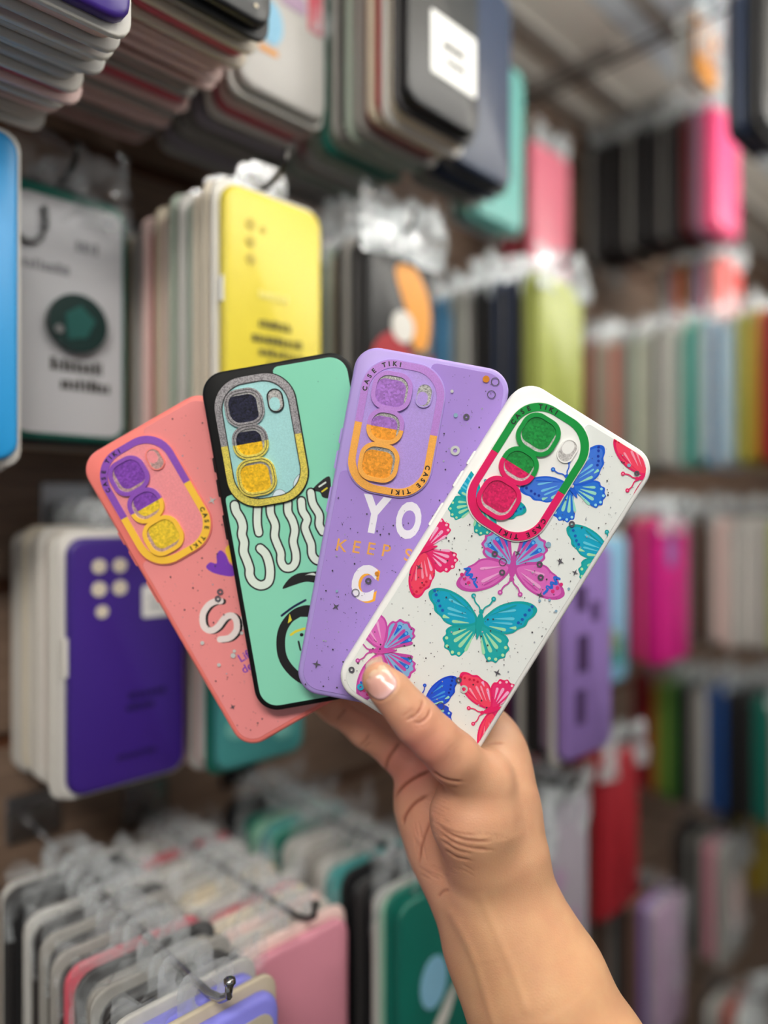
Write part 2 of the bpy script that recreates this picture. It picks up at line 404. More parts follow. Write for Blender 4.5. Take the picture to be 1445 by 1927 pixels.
o = s[0]; bag(o, 5, .07, .03, .16)
s = stack(1392, 1.0, .545, C('hot pink/hot pink', 'hot pink/mauve', 'mauve/dark red', 'dark red/charcoal', 'charcoal/charcoal', 'charcoal/grey', 'charcoal/charcoal', 'charcoal/black', 'charcoal/charcoal', 'charcoal/grey', 'charcoal/charcoal', 'black/charcoal', 'charcoal/charcoal', 'charcoal/charcoal', 'charcoal/grey', 'black/charcoal'), 'hot pink case',
          w=.085, dn=.0125)
for i, o in enumerate(s):
    if i % 2 == 0: bag(o, 20 + i, .09, .045, .155, amp=.006)
s = stack(1395, 1.08, .372, C('coral/pale pink', 'coral/mauve', 'mauve/brown', 'brown/orange', 'rose/grey', 'light grey/grey'), 'coral case', w=.08, h=.15, dn=.016)
for i, o in enumerate(s): bag(o, 40 + i, .09, .04, .14, amp=.006)
s = stack(1490, .74, .52, C('black/charcoal', 'black/navy', 'navy/charcoal'), 'top right black case', h=.14)
bag(s[0], 8, .085, .05, .13)
s = stack(1352, .84, .57, C('orange/light grey', 'light grey/white'), 'orange pack', w=.06, h=.075)
bag(s[0], 9, .085, .08, .02, amp=.006)
# ---- second row
s = stack(36, .405, .215, C('sky blue/white', 'light grey/ivory', 'ivory/light grey', 'ivory/white', 'cream/light grey', 'grey/white'), 'sky blue case', h=.186, w=.08,
          frontlabel='sky blue case with a thick white border at the left edge')
s = stack(229, .502, .216, C('dark green/charcoal', 'charcoal/grey', 'grey/charcoal', 'charcoal/beige', 'beige/charcoal'), 'case with round grip', da=.004, h=.168, w=.079,
          frontlabel='clear grey case with dark rim and a round dark finger grip')
o = s[0]
deco(o, 'clear_back', -.0355, .0355, .004, .160, mat('frosted_clear_back', (196, 197, 202), .2), y=-.0008, r=.009)
prism_y('finger_grip', circle(.003, .078, .0195, 28), -.0075, .0068, mat('dark_teal_grip', (22, 48, 46), .25), o)
prism_y('grip_facet', [(-.004, .066), (.008, .069), (.014, .081), (.004, .09), (-.006, .083)], -.0082, .0008, mat('teal_facet', (44, 92, 88), .12), o)
prism_y('grip_stud', circle(-.010, .072, .003, 10), -.0085, .0011, M_chrome, o)
V, Fc = tube([(-.027 + .011 * math.cos(a), -.003, .143 + .017 * math.sin(a)) for a in [math.radians(150 + 24 * i) for i in range(11)]], .0022); mk('wrist_loop', V, Fc, mat('grey_loop', (120, 122, 124), .4), o, True)
marks(o, [(.128, .008, .55, .78), (.110, .007, .04, .5)], -.033, .033, mat('grey_print', (128, 128, 134), .5), 5, -.0012)
marks(o, [(.046, .009, .3, .8), (.034, .008, .4, .86)], -.033, .033, M_ink, 6, -.0012)
bag(o, 10, .08, .055, .145, amp=.006, m=M_bag2)
s = stack(606, .492, .206, C('yellow/white', 'ivory/cream', 'light grey/cream', 'sage/light grey', 'cream/sage', 'rose/cream', 'pale pink/beige', 'red/pale pink', 'beige/pale pink', 'grey/light grey', 'light grey/beige', 'ivory/grey', 'beige/light grey', 'grey/ivory'), 'bright yellow case', dn=.0126, jz=.006,
          frontlabel='bright yellow case on a larger white card')
o = s[0]
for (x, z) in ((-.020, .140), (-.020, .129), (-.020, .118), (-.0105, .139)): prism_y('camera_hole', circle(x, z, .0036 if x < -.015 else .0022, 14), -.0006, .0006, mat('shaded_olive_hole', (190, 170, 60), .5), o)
marks(o, [(.076, .006, .3, .66), (.066, .006, .22, .76), (.058, .005, .3, .8), (.051, .004, .4, .7)], -.034, .034, mat('olive_print', (96, 90, 30), .5), 7)
marks(o, [(.095, .005, .3, .62)], -.034, .034, mat('pale_yellow_print', (240, 230, 130), .5), 8)
deco(o, 'side_button', -.0395, -.0378, .088, .104, M_paper, y=.002, t=.004)
s = stack(820, .60, .212, C('black/charcoal', 'charcoal/grey', 'grey/charcoal', 'beige/sage', 'sage/grey', 'red/black', 'red/dark red', 'black/red', 'charcoal/black', 'black/charcoal', 'black/dark red', 'charcoal/black'), 'red-printed black case', dn=.0135)
o = s[0]
prism_y('print', spline([(-.01, .145), (.012, .15), (.03, .125), (.028, .09), (.012, .085), (.004, .11)], True), -.0006, .0004, cmat('orange'), o)
prism_y('print', circle(-.002, .1, .013, 16), -.0010, .0004, cmat('white'), o)
prism_y('print', spline([(-.036, .075), (-.01, .095), (.02, .07), (.035, .08), (.036, .03), (-.03, .03)], True), -.0005, .0004, cmat('red'), o)
for i in range(0, 8, 2): bag(s[i], 60 + i, .088, .052, .152, amp=.006)
s = stack(1098, .71, .222, C('lime/lime', 'lime/charcoal', 'navy/navy', 'charcoal/navy', 'black/charcoal', 'black/black', 'grey/light grey', 'sage/grey', 'sky blue/light blue', 'sky blue/sky blue', 'sky blue/light blue', 'light blue/sky blue', 'sky blue/white', 'light blue/white'), 'lime case', dn=.0132, h=.17)
o = s[2]; prism_y('print', circle(-.02, .06, .014, 16), -.0006, .0004, cmat('light blue'), o); deco(o, 'print', -.036, .02, .08, .11, cmat('blue'))
for i in range(0, 14, 2): bag(s[i], 80 + i, .088, .045, .155, amp=.006)
s = stack(1552, .872, .240, C('periwinkle/lavender', 'lavender/white', 'dark red/red', 'red/mustard', 'mustard/lime', 'lime/light grey', 'light blue/white', 'blue/light blue', 'white/teal', 'teal/mint', 'teal/white', 'sage/white', 'white/charcoal', 'pale green/white', 'beige/pale green', 'sage/grey', 'brick red/beige', 'coral/beige', 'grey/beige', 'beige/brick red', 'brick red/brown', 'brown/brick red'), 'far periwinkle case', dn=.0138, h=.18, w=.08)
for i in range(0, len(s), 2): bag(s[i], 100 + i, .09, .042, .168, amp=.006)
# ---- third row
s = stack(349, .512, -.017, C('purple/white', 'ivory/white', 'white/ivory', 'pale pink/white', 'ivory/cream', 'ivory/white', 'white/cream', 'ivory/light grey', 'cream/ivory', 'light grey/grey'), 'glossy purple case', w=.082, h=.168, dn=.0112,
          frontlabel='glossy deep purple case with cream camera holes and a white sticker')
o = s[0]
for (x, z, r) in ((-.0215, .149, .0048), (-.0075, .149, .0048), (-.0215, .134, .0050), (-.0075, .134, .0050), (-.0195, .119, .0042)): prism_y('camera_hole', circle(x, z, r, 16), -.0006, .0006, cmat('cream'), o)
deco(o, 'sticker', .008, .038, .112, .134, M_paper, y=-.0009); marks(o, [(.124, .003, .2, .9), (.118, .003, .2, .8)], .008, .034, mat('grey_print2', (170, 172, 174), .5), 9, -.0012)
marks(o, [(.058, .005, .48, .8), (.05, .005, .46, .7)], -.038, .038, mat('deep_violet_print', (30, 14, 80), .4), 10)
marks(o, [(.018, .004, .38, .72)], -.038, .038, mat('deep_violet_print', (30, 14, 80), .4), 11)
deco(o, 'side_button', -.0435, -.0405, .078, .104, cmat('white'), y=.002, t=.005)
s = stack(572, .556, -.02, C('teal/dark green', 'lavender/white', 'rose/light grey', 'lavender/pale pink', 'pale pink/grey', 'rose/white', 'ivory/grey'), 'teal patterned case', dn=.012, h=.166)
o = s[0]
for (x, z, r) in ((-.02, .03, .012), (.005, .05, .011), (.018, .02, .009), (-.012, .065, .010)): prism_y('print', circle(x, z, r, 14, r * .7), -.0006, .0004, cmat('turquoise'), o)
s = stack(1152, .612, -.028, C('lavender/white', 'mauve/charcoal', 'charcoal/white', 'dark purple/dark red', 'dark red/charcoal', 'light grey/charcoal', 'charcoal/black', 'black/charcoal'), 'lavender case', w=.078, h=.172, dn=.015,
          frontlabel='lavender case with dark print on a wide white card')
o = s[0]
for (x, z, w_, h_) in ((-.018, .07, .018, .03), (-.02, .028, .014, .028), (.004, .11, .012, .016), (-.02, .12, .016, .02)): deco(o, 'print', x, x + w_, z, z + h_, cmat('dark purple'))
s = stack(1188, .82, -.028, C('light blue/white', 'light blue/light grey', 'lilac grey/white', 'charcoal/grey', 'charcoal/navy', 'navy/charcoal', 'grey/charcoal', 'charcoal/black'), 'light blue case', da=-.007, dn=.015)
deco(s[0], 'print', -.03, .03, .02, .05, cmat('teal')); deco(s[0], 'print', -.02, .01, .035, .06, cmat('lime'))
s = stack(1297, .855, -.012, C('magenta/magenta', 'magenta/rose', 'magenta/dark red', 'charcoal/grey', 'grey/charcoal', 'charcoal/navy', 'charcoal/light grey', 'charcoal/black', 'charcoal/grey'), 'magenta case', dn=.0135)
prism_y('print', circle(-.012, .13, .012, 14, .02), -.0006, .0004, cmat('lavender'), s[0])
for i in range(0, len(s), 2): bag(s[i], 140 + i, .086, .045, .15, amp=.006)
s = stack(1520, .93, -.012, C('pale green/lime', 'lime/light grey', 'light grey/white', 'white/light grey', 'white/pale pink', 'pale pink/light grey', 'brown/charcoal', 'brown/grey', 'grey/brown', 'charcoal/brown', 'dark purple/charcoal', 'dark purple/dark purple', 'purple/charcoal', 'charcoal/black'), 'pale green case', dn=.0162)
for i in range(0, len(s), 2): bag(s[i], 160 + i, .086, .048, .15, amp=.007)
# ---- fourth row
s = stack(552, .388, -.256, C('periwinkle/beige', 'periwinkle/light grey', 'grey/charcoal', 'charcoal/grey', 'grey/charcoal', 'grey/rose', 'charcoal/grey', 'charcoal/grey', 'grey/charcoal', 'charcoal/light grey', 'charcoal/black', 'black/charcoal', 'black/white'), 'beige-backed periwinkle case', da=-.009, dn=.0165, metal=M_chrome,
          frontlabel='periwinkle framed case with beige back at the bottom')
o = s[0]
deco(o, 'beige_back', -.033, .0335, .005, .155, mat('beige_back', (196, 186, 168), .35), y=-.0012, r=.008)
prism_y('camera_frame', rr(-.0165, .134, .034, .05, .011, 5), -.0026, .0024, cmat('periwinkle'), o)
prism_y('camera_opening', rr(-.0165, .134, .025, .041, .008, 5), -.0029, .0004, cmat('light grey'), o)
for i in range(1, len(s)):
    bag(s[i], 180 + i, .086, .042, .138, amp=.006, m=M_bag2)
s = stack(642, .474, -.272, C('dusty pink/pale pink', 'pale pink/ivory', 'ivory/pale pink', 'ivory/cream', 'rose/light grey', 'light grey/grey', 'cream/beige', 'beige/light grey', 'ivory/grey', 'grey/light grey', 'red/light grey', 'light grey/rose', 'pale pink/light grey', 'light grey/white', 'grey/light grey'), 'dusty pink case', da=.007, dn=.0132, frontlabel='plain dusty pink case low in front of pale stack')
for i in range(1, len(s), 3): bag(s[i], 200 + i, .084, .028, .158, amp=.005, m=M_bag2)
s = stack(892, .522, -.262, C('dark green/dark green', 'mint/light grey', 'black/charcoal', 'black/black', 'teal/teal', 'teal/light grey', 'light grey/grey', 'grey/light grey', 'sage/light grey', 'teal/dark green', 'mint/teal', 'teal/mint', 'mint/dark green', 'charcoal/black', 'black/black'), 'dark green case', dn=.0145)
o = s[0]
prism_y('print', circle(-.006, .10, .014, 16, .018), -.0006, .0004, cmat('light blue'), o)
prism_y('print', spline([(-.02, .05), (.0, .075), (.018, .09), (.01, .07), (-.01, .05)], True), -.0006, .0004, cmat('white'), o)
prism_y('print', circle(-.004, .03, .009, 14), -.0006, .0004, cmat('coral'), o)
V, Fc = tube([(-.012 + .011 * math.cos(t), -.006, .150 + .022 * math.sin(t)) for t in [2 * math.pi * i / 22 for i in range(23)]], .004); mk('wrist_loop', V, Fc, M_tab, s[1], True)
for i in range(2, len(s), 3): bag(s[i], 230 + i, .086, .055, .14, amp=.008, m=M_bag2)
s = stack(1108, .625, -.245, C('lilac grey/light grey', 'grey/charcoal', 'charcoal/grey', 'lilac grey/charcoal', 'black/grey', 'charcoal/black', 'black/charcoal'), 'lilac grey case', dn=.016)
bag(s[0], 250, .088, .06, .13, amp=.006); bag(s[2], 252, .088, .06, .13, amp=.006)
for (x, z) in ((-.01, .1), (.01, .06), (-.015, .03)): prism_y('print', circle(x, z, .011, 14), -.0006, .0004, cmat('mauve'), s[0])
s = stack(1202, .765, -.252, C('red/red', 'brown/dark red', 'dark red/brown', 'brown/brick red', 'dark red/brown', 'pink/brown', 'brown/charcoal', 'dark red/charcoal'), 'red case', dn=.0155)
bag(s[0], 255, .086, .05, .145, amp=.006)
s = stack(1530, .96, -.248, C('lilac grey/grey', 'mauve/grey', 'dark green/dark green', 'dark green/charcoal', 'black/charcoal', 'black/black', 'blue/blue', 'navy/blue', 'light grey/grey', 'grey/charcoal', 'black/charcoal', 'green/green', 'lime/green', 'mustard/red', 'red/dark red', 'dark red/red'), 'far lilac grey case', dn=.0138, w=.08)
for i in range(0, len(s), 2): bag(s[i], 270 + i, .09, .045, .152, amp=.006)
# ---- lowest row
s = stack(1288, .90, -.478, C('mauve/lilac grey', 'lavender/brown', 'brown/charcoal', 'charcoal/grey', 'brown/black'), 'mauve case', dn=.016)
bag(s[0], 290, .086, .12, .05, amp=.006, m=M_bag2)
s = stack(1404, 1.02, -.462, C('grey/light grey', 'dusty pink/grey', 'charcoal/grey', 'black/charcoal'), 'grey bagged case', dn=.02)
prism_y('print', circle(.0, .08, .02, 16, .04), -.0006, .0004, cmat('pale pink'), s[0]); bag(s[0], 295, .09, .14, .04, amp=.009, m=M_bag2)
s = stack(1466, 1.15, -.43, C('olive/mustard', 'mustard/olive', 'olive/charcoal', 'charcoal/grey'), 'olive case', dn=.02)
bag(s[1], 298, .09, .10, .05, amp=.009)
s = stack(1440, .98, -.665, C('light grey/white', 'brick red/grey', 'light grey/charcoal'), 'light grey bagged case', dn=.022); bag(s[0], 300, .09, .10, .1, amp=.009)

# ------------------------------------------------------------------ the four fanned cases (millimetre drawing, 1 unit = 1 mm)
MM = .001
CW, CH = 76.0, 171.0
ISL = (-12.5, 48.2, 40.2, 64.4, 15.0)      # camera island: centre, size, corner radius
RINGW = 3.5
SPLIT = 48.0
LENS = ((-17.8, 65.2, 19.4, 18.8), (-17.8, 48.0, 17.8, 17.0), (-17.8, 30.4, 19.4, 18.8))
FLASHW = (-2.2, 66.0, 6.8, 10.6)
M_black = mat('black_lettering', (22, 20, 22), .4)
M_silver = glitter('silver_glitter', (186, 184, 182), 2200, .5, 1.5, .3, .6)

def S(loop): return [(x * MM, y * MM) for x, y in loop]
def pr(name, loops, w0, w1, m, parent, bevel=0.): return prism(name, [S(l) for l in loops], w0 * MM, w1 * MM, m, parent, bevel * MM)
def half(loop, upper, v=SPLIT):
    big = 500
    return clip(loop, [(-big, v), (big, v), (big, big), (-big, big)] if upper else [(-big, -big), (big, -big), (big, v), (-big, v)])
def ring_half(outer, inner, upper, v=SPLIT):
    """upper or lower half of a ring as one U-shaped outline"""
    def run(loop):
        h = half(loop, upper, v); n = len(h)
        on = [i for i, p in enumerate(h) if abs(p[1] - v) < 1e-6]
        for i in on:
            if (i + 1) % n in on: return h[(i + 1) % n:] + h[:(i + 1) % n]
        return h
    a = run(ccw(outer)); b = run(ccw(inner))
    return a + b[::-1]

class Case:
    def __init__(s, label, cxp, cyp, Z, ang, frame, panel):
        s.Z = Z; s.c = (cxp, cyp); s.a = math.radians(ang); s.sc = F / Z * MM      # px per mm
        s.root = thing('phone_case', label, 'phone case', W(cxp, cyp, Z), 0, 'glittery phone cases fanned in the hand')
        s.root.rotation_euler = Matrix(((math.cos(s.a), math.sin(s.a), 0), (0, 0, -1), (-math.sin(s.a), math.cos(s.a), 0))).to_euler()
        s.frame_m, s.panel_m = frame, panel
        s.layer = 0
    def L(s, px, py):
        dx, dy = (px - s.c[0]) / s.sc, (py - s.c[1]) / s.sc
        return (dx * math.cos(s.a) + dy * math.sin(s.a), dx * math.sin(s.a) - dy * math.cos(s.a))
    def build(s, plate, up, low, gup, glow, sil, rimup=None, rimlow=None, silver=None, text=True):
        silver = silver or M_silver; root = s.root
        # soft frame: hollow tray with rounded edges
        prof = [(-8.4, 0.35), (-8.0, 0), (-1.9, 0), (-1.0, .25), (-.35, .85), (0, 1.7)]
        rings = [[(x * MM, y * MM, w * MM) for x, y in rr(0, 0, CW - 2 * i, CH - 2 * i, 11.5 - i, 10)] for w, i in prof]
        inner = [[(x * MM, y * MM, w * MM) for x, y in rr(0, 0, CW - 2 * i, CH - 2 * i, 11.5 - i, 10)] for w, i in ((-1.4, 3.2), (-1.4, 1.6), (-7.6, 1.3), (-8.4, 1.0))]
        V, Fc = loft(inner + rings, True, True); mk('frame', V, Fc, s.frame_m, root).data.shade_smooth()
        root.children[0].data.set_sharp_from_angle(angle=math.radians(40))
        # glossy back panel with a notch round the island
        ri = 2.7; P = rr(0, 0, CW - 2 * ri, CH - 2 * ri, 9, 8); x0, x1, y0, y1 = -CW / 2 + ri, CW / 2 - ri, -CH / 2 + ri, CH / 2 - ri
        low_p = [p for p in P if p[1] < -60]; up_r = [p for p in P if p[1] > 60 and p[0] > 10]
        lr = [p for p in low_p if p[0] > 0]; ll = [p for p in low_p if p[0] <= 0]
        notch_top = [(1.5, y1), (.0, y1 - .4), (-1.0, y1 - 1.5), (-1.2, y1 - 3), (-.4, y1 - 4.6), (1.0, y1 - 5.8), (2.0, y1 - 8), (2, 60)]
        notch_left = [(-20, 24), (x0 + 2.6, 24), (x0 + 1, 23.6), (x0 + .2, 22.6), (x0, 21)]
        s.panel = lr + up_r + notch_top + notch_left + ll
        s.inner = P
        pr('back_panel', [s.panel], -.3, .3, s.panel_m, root, .15)
        # side buttons
        for (v0, v1) in ((36.5, 44), (24, 33), (2.4, 15)):
            q = rr(-38.1, (v0 + v1) / 2, 1.6, v1 - v0, .7, 4); b = prism('side_button', [S(q)], -6.0 * MM, -2.4 * MM, s.frame_m, root, .0004, True)
        # camera island
        cx, cy, w, h, r = ISL
        isl = pr('camera_island', [rr(cx, cy, w + 1.2, h + 1.2, r + .6, 12)], -.2, 1.25, s.frame_m, root, .5)
        out = rr(cx, cy, w, h, r, 14); inn = rr(cx, cy, w - 2 * RINGW, h - 2 * RINGW, r - RINGW + 1.2, 14)
        s.isl_in = inn
        holes = [rr(*l, 7.2, 8) for l in LENS]
        pr('island_plate', [inn], 1.25, 1.42, plate, isl)
        pr('ring_upper', [ring_half(out, inn, True)], 1.25, 1.75, up, isl, .12)
        pr('ring_lower', [ring_half(out, inn, False)], 1.25, 1.75, low, isl, .12)
        rimup, rimlow = rimup or up, rimlow or low
        for i, l in enumerate(LENS):
            o = rr(*l, 7.2, 10); q = rr(l[0], l[1], l[2] - 4.2, l[3] - 4.2, 5.4, 10); top = 2.75 + .04 * i; sp = 47.4
            if i == 0: rims = [([o, q], rimup)]
            elif i == 2: rims = [([o, q], rimlow)]
            else: rims = [([ring_half(o, q, True, sp)], rimup), ([ring_half(o, q, False, sp)], rimlow)]
            for loops, m in rims: pr('lens_rim', loops, 1.42, top, m, isl, .18)
            pr('lens_window', [q], 1.42, 2.1, silver, isl)
            dx, dy, gw, gh = sil
            g = rr(l[0] + dx, l[1] + dy, l[2] - 4.2 + gw, l[3] - 4.2 + gh, 4.2, 8); g = clip(g, q)
            if i == 1:
                for upf, m in ((True, gup), (False, glow)): pr('glitter_fill', [half(g, upf, 47.4)], 2.1, 2.18, m, isl)
            else: pr('glitter_fill', [g], 2.1, 2.18, gup if i == 0 else glow, isl)
        fx, fy, fw, fh = FLASHW
        pr('flash_rim', [rr(fx, fy, fw + 1.2, fh + 1.2, 4, 8), rr(fx, fy, fw, fh, 3.4, 8)], 1.42, 2.3, s.frame_m, isl, .1)
        pr('flash_window', [rr(fx, fy, fw, fh, 3.4, 8)], 1.42, 2.05, silver, isl)
        g = rr(fx - .6, fy + (-1.6 if sil[1] <= 0 else 1.6), fw - 1.6, fh - 4, 2.6, 6); pr('flash_fill', [clip(g, rr(fx, fy, fw, fh, 3.4, 8))], 2.05, 2.1, plate, isl)
        if text: s.ring_text(isl)
        s.isl = isl
    def ring_text(s, isl):
        """CASE TIKI round the upper left and lower right corners"""
        cx, cy, w, h, r = ISL; rc = r - RINGW / 2
        for flip in (0, 1):
            # path: up the left side, round the corner, along the top
            ox, oy = cx - w / 2 + r, cy + h / 2 - r
            arc = rc * math.pi / 2
            for ch, sl in zip('CASETIKI', (-1.2, 2.2, 5.3, 8.6, 14.4, 16.9, 19.6, 22.4)):
                if sl < 0: p = (ox - rc, oy + sl); th = math.pi / 2
                elif sl <= arc: t = sl / rc; p = (ox - rc * math.cos(t), oy + rc * math.sin(t)); th = math.pi / 2 - t
                else: p = (ox + sl - arc, oy + rc); th = 0
                if flip: p = (2 * cx - p[0], 2 * cy - p[1]); th += math.pi
                text_mesh(ch, 2.2, p, th, 1.77, M_black, isl, 'letter', bold=.045)
    def decal(s, name, polys, w=.32, on=None, parent=None):
        """printed shapes: list of (outline in local mm, material); cut to the panel outline"""
        conv = on or s.inner; V = []; Fc = []; mats = []; mi = []
        for k, (lp, m) in enumerate(polys):
            c = clip(ccw(lp), conv)
            if len(c) < 3: continue
            flat, tri = tess([c]); b = len(V); z = (w + .010 * (k + 1)) * MM
            V += [(x * MM, y * MM, z) for x, y in flat]; Fc += [tuple(q + b for q in t) for t in tri]
            if m not in mats: mats.append(m)
            mi += [mats.index(m)] * len(tri)
        if not V: return None
        me = bpy.data.meshes.new(name); me.from_pydata(V, [], Fc)
        for m in mats: me.materials.append(m)
        me.polygons.foreach_set('material_index', mi); me.update()
        o = bpy.data.objects.new(name, me); COL.objects.link(o); o.parent = parent or s.root
        return o
    def px(s, pts): return [s.L(*p) for p in pts]
    def flakes(s, n, seed, m_dark, m_light, zone):
        """hundreds of specks, too many and too small to pick out singly"""
        R = random.Random(seed); V = []; Fc = []; mi = []
        for i in range(n):
            x, y = R.uniform(-34, 34), R.uniform(-81, 81)
            if not zone(x, y): continue
            r = R.choice((.13, .13, .16, .2, .2, .28, .42)); b = len(V); a0 = R.uniform(0, 6)
            V += [((x + r * math.cos(a0 + k * math.pi / 3)) * MM, (y + r * math.sin(a0 + k * math.pi / 3)) * MM, .95 * MM) for k in range(6)]
            Fc.append(tuple(range(b, b + 6))); mi.append(0 if R.random() < .78 else 1)
        me = bpy.data.meshes.new('glitter_specks'); me.from_pydata(V, [], Fc); me.materials.append(m_dark); me.materials.append(m_light)
        me.polygons.foreach_set('material_index', mi); me.update()
        o = bpy.data.objects.new('glitter_specks', me); COL.objects.link(o); o.parent = s.root; o['kind'] = 'stuff'
    def sequin(s, px, py, r, m, hole=.45):
        c = s.L(px, py); r = r / s.sc
        loops = [circle(*c, r, 18)] + ([circle(*c, r * hole, 12)] if hole else [])
        pr('sequin', loops, .95, 1.02, m, s.root)
    def star(s, px, py, r, m, rot=0.):
        c = s.L(px, py); r = r / s.sc
        P = [(c[0] + (r if k % 2 == 0 else r * .26) * math.cos(rot + k * math.pi / 4), c[1] + (r if k % 2 == 0 else r * .26) * math.sin(rot + k * math.pi / 4)) for k in range(8)]
        pr('star_sequin', [P], .95, 1.02, m, s.root)

def text_mesh(txt, size, pos, ang, w, m, parent, name, bold=0., shear=0., squeeze=1.):
    """size = capital height in mm"""
    cu = bpy.data.curves.new('t', 'FONT'); cu.body = txt; cu.size = size / .73; cu.align_x = 'CENTER'; cu.offset = bold * size / .73
    cu.fill_mode = 'FRONT'; cu.resolution_u = 4; cu.shear = shear
    o = bpy.data.objects.new('t', cu); COL.objects.link(o)
    dg = bpy.context.evaluated_depsgraph_get(); me = bpy.data.meshes.new_from_object(o.evaluated_get(dg))
    COL.objects.unlink(o); bpy.data.objects.remove(o); bpy.data.curves.remove(cu)
    ca, sa = math.cos(ang), math.sin(ang)
    for v in me.vertices:
        x, y = v.co.x * squeeze, v.co.y - size / 2
        v.co = ((pos[0] + x * ca - y * sa) * MM, (pos[1] + x * sa + y * ca) * MM, w * MM)
    me.materials.clear(); me.name = name
    return link_mesh(name, me, m, parent)

M_dark_speck = mat('dark_speck', (70, 64, 74), .35, metal=.4)
M_shine_speck = mat('bright_foil_speck', (238, 240, 246), .15, metal=.8)
M_holo = mat('holographic_foil', (190, 230, 255), .12, metal=.7); M_holo_w = mat('pearl_foil', (240, 240, 236), .12, metal=.5)
M_holo_o = mat('orange_foil', (250, 160, 60), .15, metal=.5); M_greyfoil = mat('grey_foil', (112, 108, 118), .25, metal=.6)
M_cyan = mat('cyan_foil', (60, 200, 245), .12, metal=.5)

def shimmer(n, c): return glitter(n, c, 3200, .9, 1.08, .35, .08, .25)
# ---- pink case, furthest back
pk = Case('coral pink phone case with purple and yellow camera ring, leftmost in the hand', 423.3, 1072, .361, -30.0, mat('pink_soft_frame', (250, 132, 124), .5), mat('pink_gloss_panel', (244, 146, 146), .1, coat=.6))
M_violet = mat('violet_print', (128, 62, 190), .25); M_sun = mat('yellow_print', (252, 206, 60), .25); M_pale = mat('pale_print', (240, 226, 224), .2, coat=.5)
pk.build(shimmer('pink_shimmer_plate', (248, 150, 156)), shimmer('violet_shimmer', (142, 76, 190)), mat('yellow_ring', (254, 200, 62), .35),
         glitter('violet_glitter', (136, 70, 186), 1000, .76, 1.28, .25, .18, .6), glitter('yellow_glitter', (248, 210, 50), 1000, .76, 1.28, .25, .18, .6), (1.1, 1.0, -1.0, -.8), silver=glitter('rose_silver_glitter', (214, 176, 172), 2200, .6, 1.4, .3, .5))
def z5(pts): return [(340 + x * .2647, 900 + y * .2647) for x, y in pts]
sp = spline(pk.px(z5([(285, 872), (245, 875), (195, 905), (158, 970), (165, 1050), (210, 1082), (262, 1058), (315, 992), (362, 975), (395, 1010), (396, 1080), (350, 1132), (280, 1145)])), sub=6)
sh = [(x + 1.0, y - .9) for x, y in sp]
pk.decal('letter_s_print', [(stroke(sh, 3.1), M_black), (stroke(sp, 3.2), M_pale)])
sp = spline(pk.px(z5([(470, 985), (437, 1000), (430, 1030), (440, 1060)])), sub=6); pk.decal('letter_print', [(stroke(sp, 2.6), M_pale)])
pk.decal('heart_print', [(spline(pk.px(z5([(318, 512), (352, 470), (400, 520), (380, 600), (350, 590)])), True), M_sun),
                         (spline(pk.px(z5([(182, 632), (210, 598), (256, 604), (256, 545), (285, 512), (322, 545), (345, 600), (385, 640), (375, 694), (300, 690), (225, 668)])), True), M_violet)])
text_mesh('Lif', 4.3, pk.L(*z5([(446, 1264)])[0]), 0, .36, M_violet, pk.root, 'line_of_print', bold=.012)
text_mesh('de', 4.3, pk.L(*z5([(470, 1342)])[0]), 0, .36, M_violet, pk.root, 'line_of_print', bold=.012)
def clear_of_island(x, y): return not (x < 9 and y > 13)
pk.flakes(420, 21, M_dark_speck, M_shine_speck, clear_of_island)
for (x, y, r) in ((283, 806, 22), (267, 855, 22)): q = z5([(x, y)])[0]; pk.sequin(q[0], q[1], r * .2647, M_greyfoil)
for (x, y, r) in ((157, 1168, 14), (375, 1258, 18), (275, 1324, 13), (437, 1098, 12), (384, 1226, 12)): q = z5([(x, y)])[0]; pk.sequin(q[0], q[1], r * .2647, M_holo_w, 0)
pk.star(400, 942, 9, M_holo_w); pk.star(*z5([(372, 1622)])[0], 6, M_greyfoil)

# ---- mint case with black frame
mt = Case('mint green phone case with a black frame and wavy white lettering', 571, 1000, .352, -10.0, mat('black_soft_frame', (14, 15, 17), .6, spec=.25), mat('mint_gloss_panel', (138, 218, 188), .12, coat=.6))
M_ring_y = glitter('gold_yellow_glitter', (236, 218, 96), 2600, .7, 1.25, .3, .3)
mt.build(shimmer('aqua_shimmer_plate', (164, 218, 220)), glitter('silver_ring_glitter', (166, 162, 166), 2600, .45, 1.4, .3, .5), M_ring_y,
         glitter('black_glitter', (26, 26, 44), 1700, .3, 3.2, .25, .5), glitter('amber_glitter', (246, 194, 26), 1000, .76, 1.28, .22, .18, .6), (-.9, -.9, -.6, -.2), text=False)
for lp in (rr(ISL[0], ISL[1], ISL[2] - 2 * RINGW + .5, ISL[3] - 2 * RINGW + .5, ISL[4] - RINGW + 1.4, 12),):
    pr('ring_outline', [lp, rr(ISL[0], ISL[1], ISL[2] - 2 * RINGW - .4, ISL[3] - 2 * RINGW - .4, ISL[4] - RINGW + 1, 12)], 1.42, 1.8, M_black, mt.isl)
for i, l in enumerate(LENS):
    pr('lens_outline', [rr(l[0], l[1], l[2] - 1.6, l[3] - 1.6, 6.4, 8), rr(l[0], l[1], l[2] - 2.2, l[3] - 2.2, 6.1, 8)], 2.6, 2.78 + .04 * i, M_black, mt.isl)
M_cream = mat('cream_print', (224, 236, 226), .2, coat=.5)
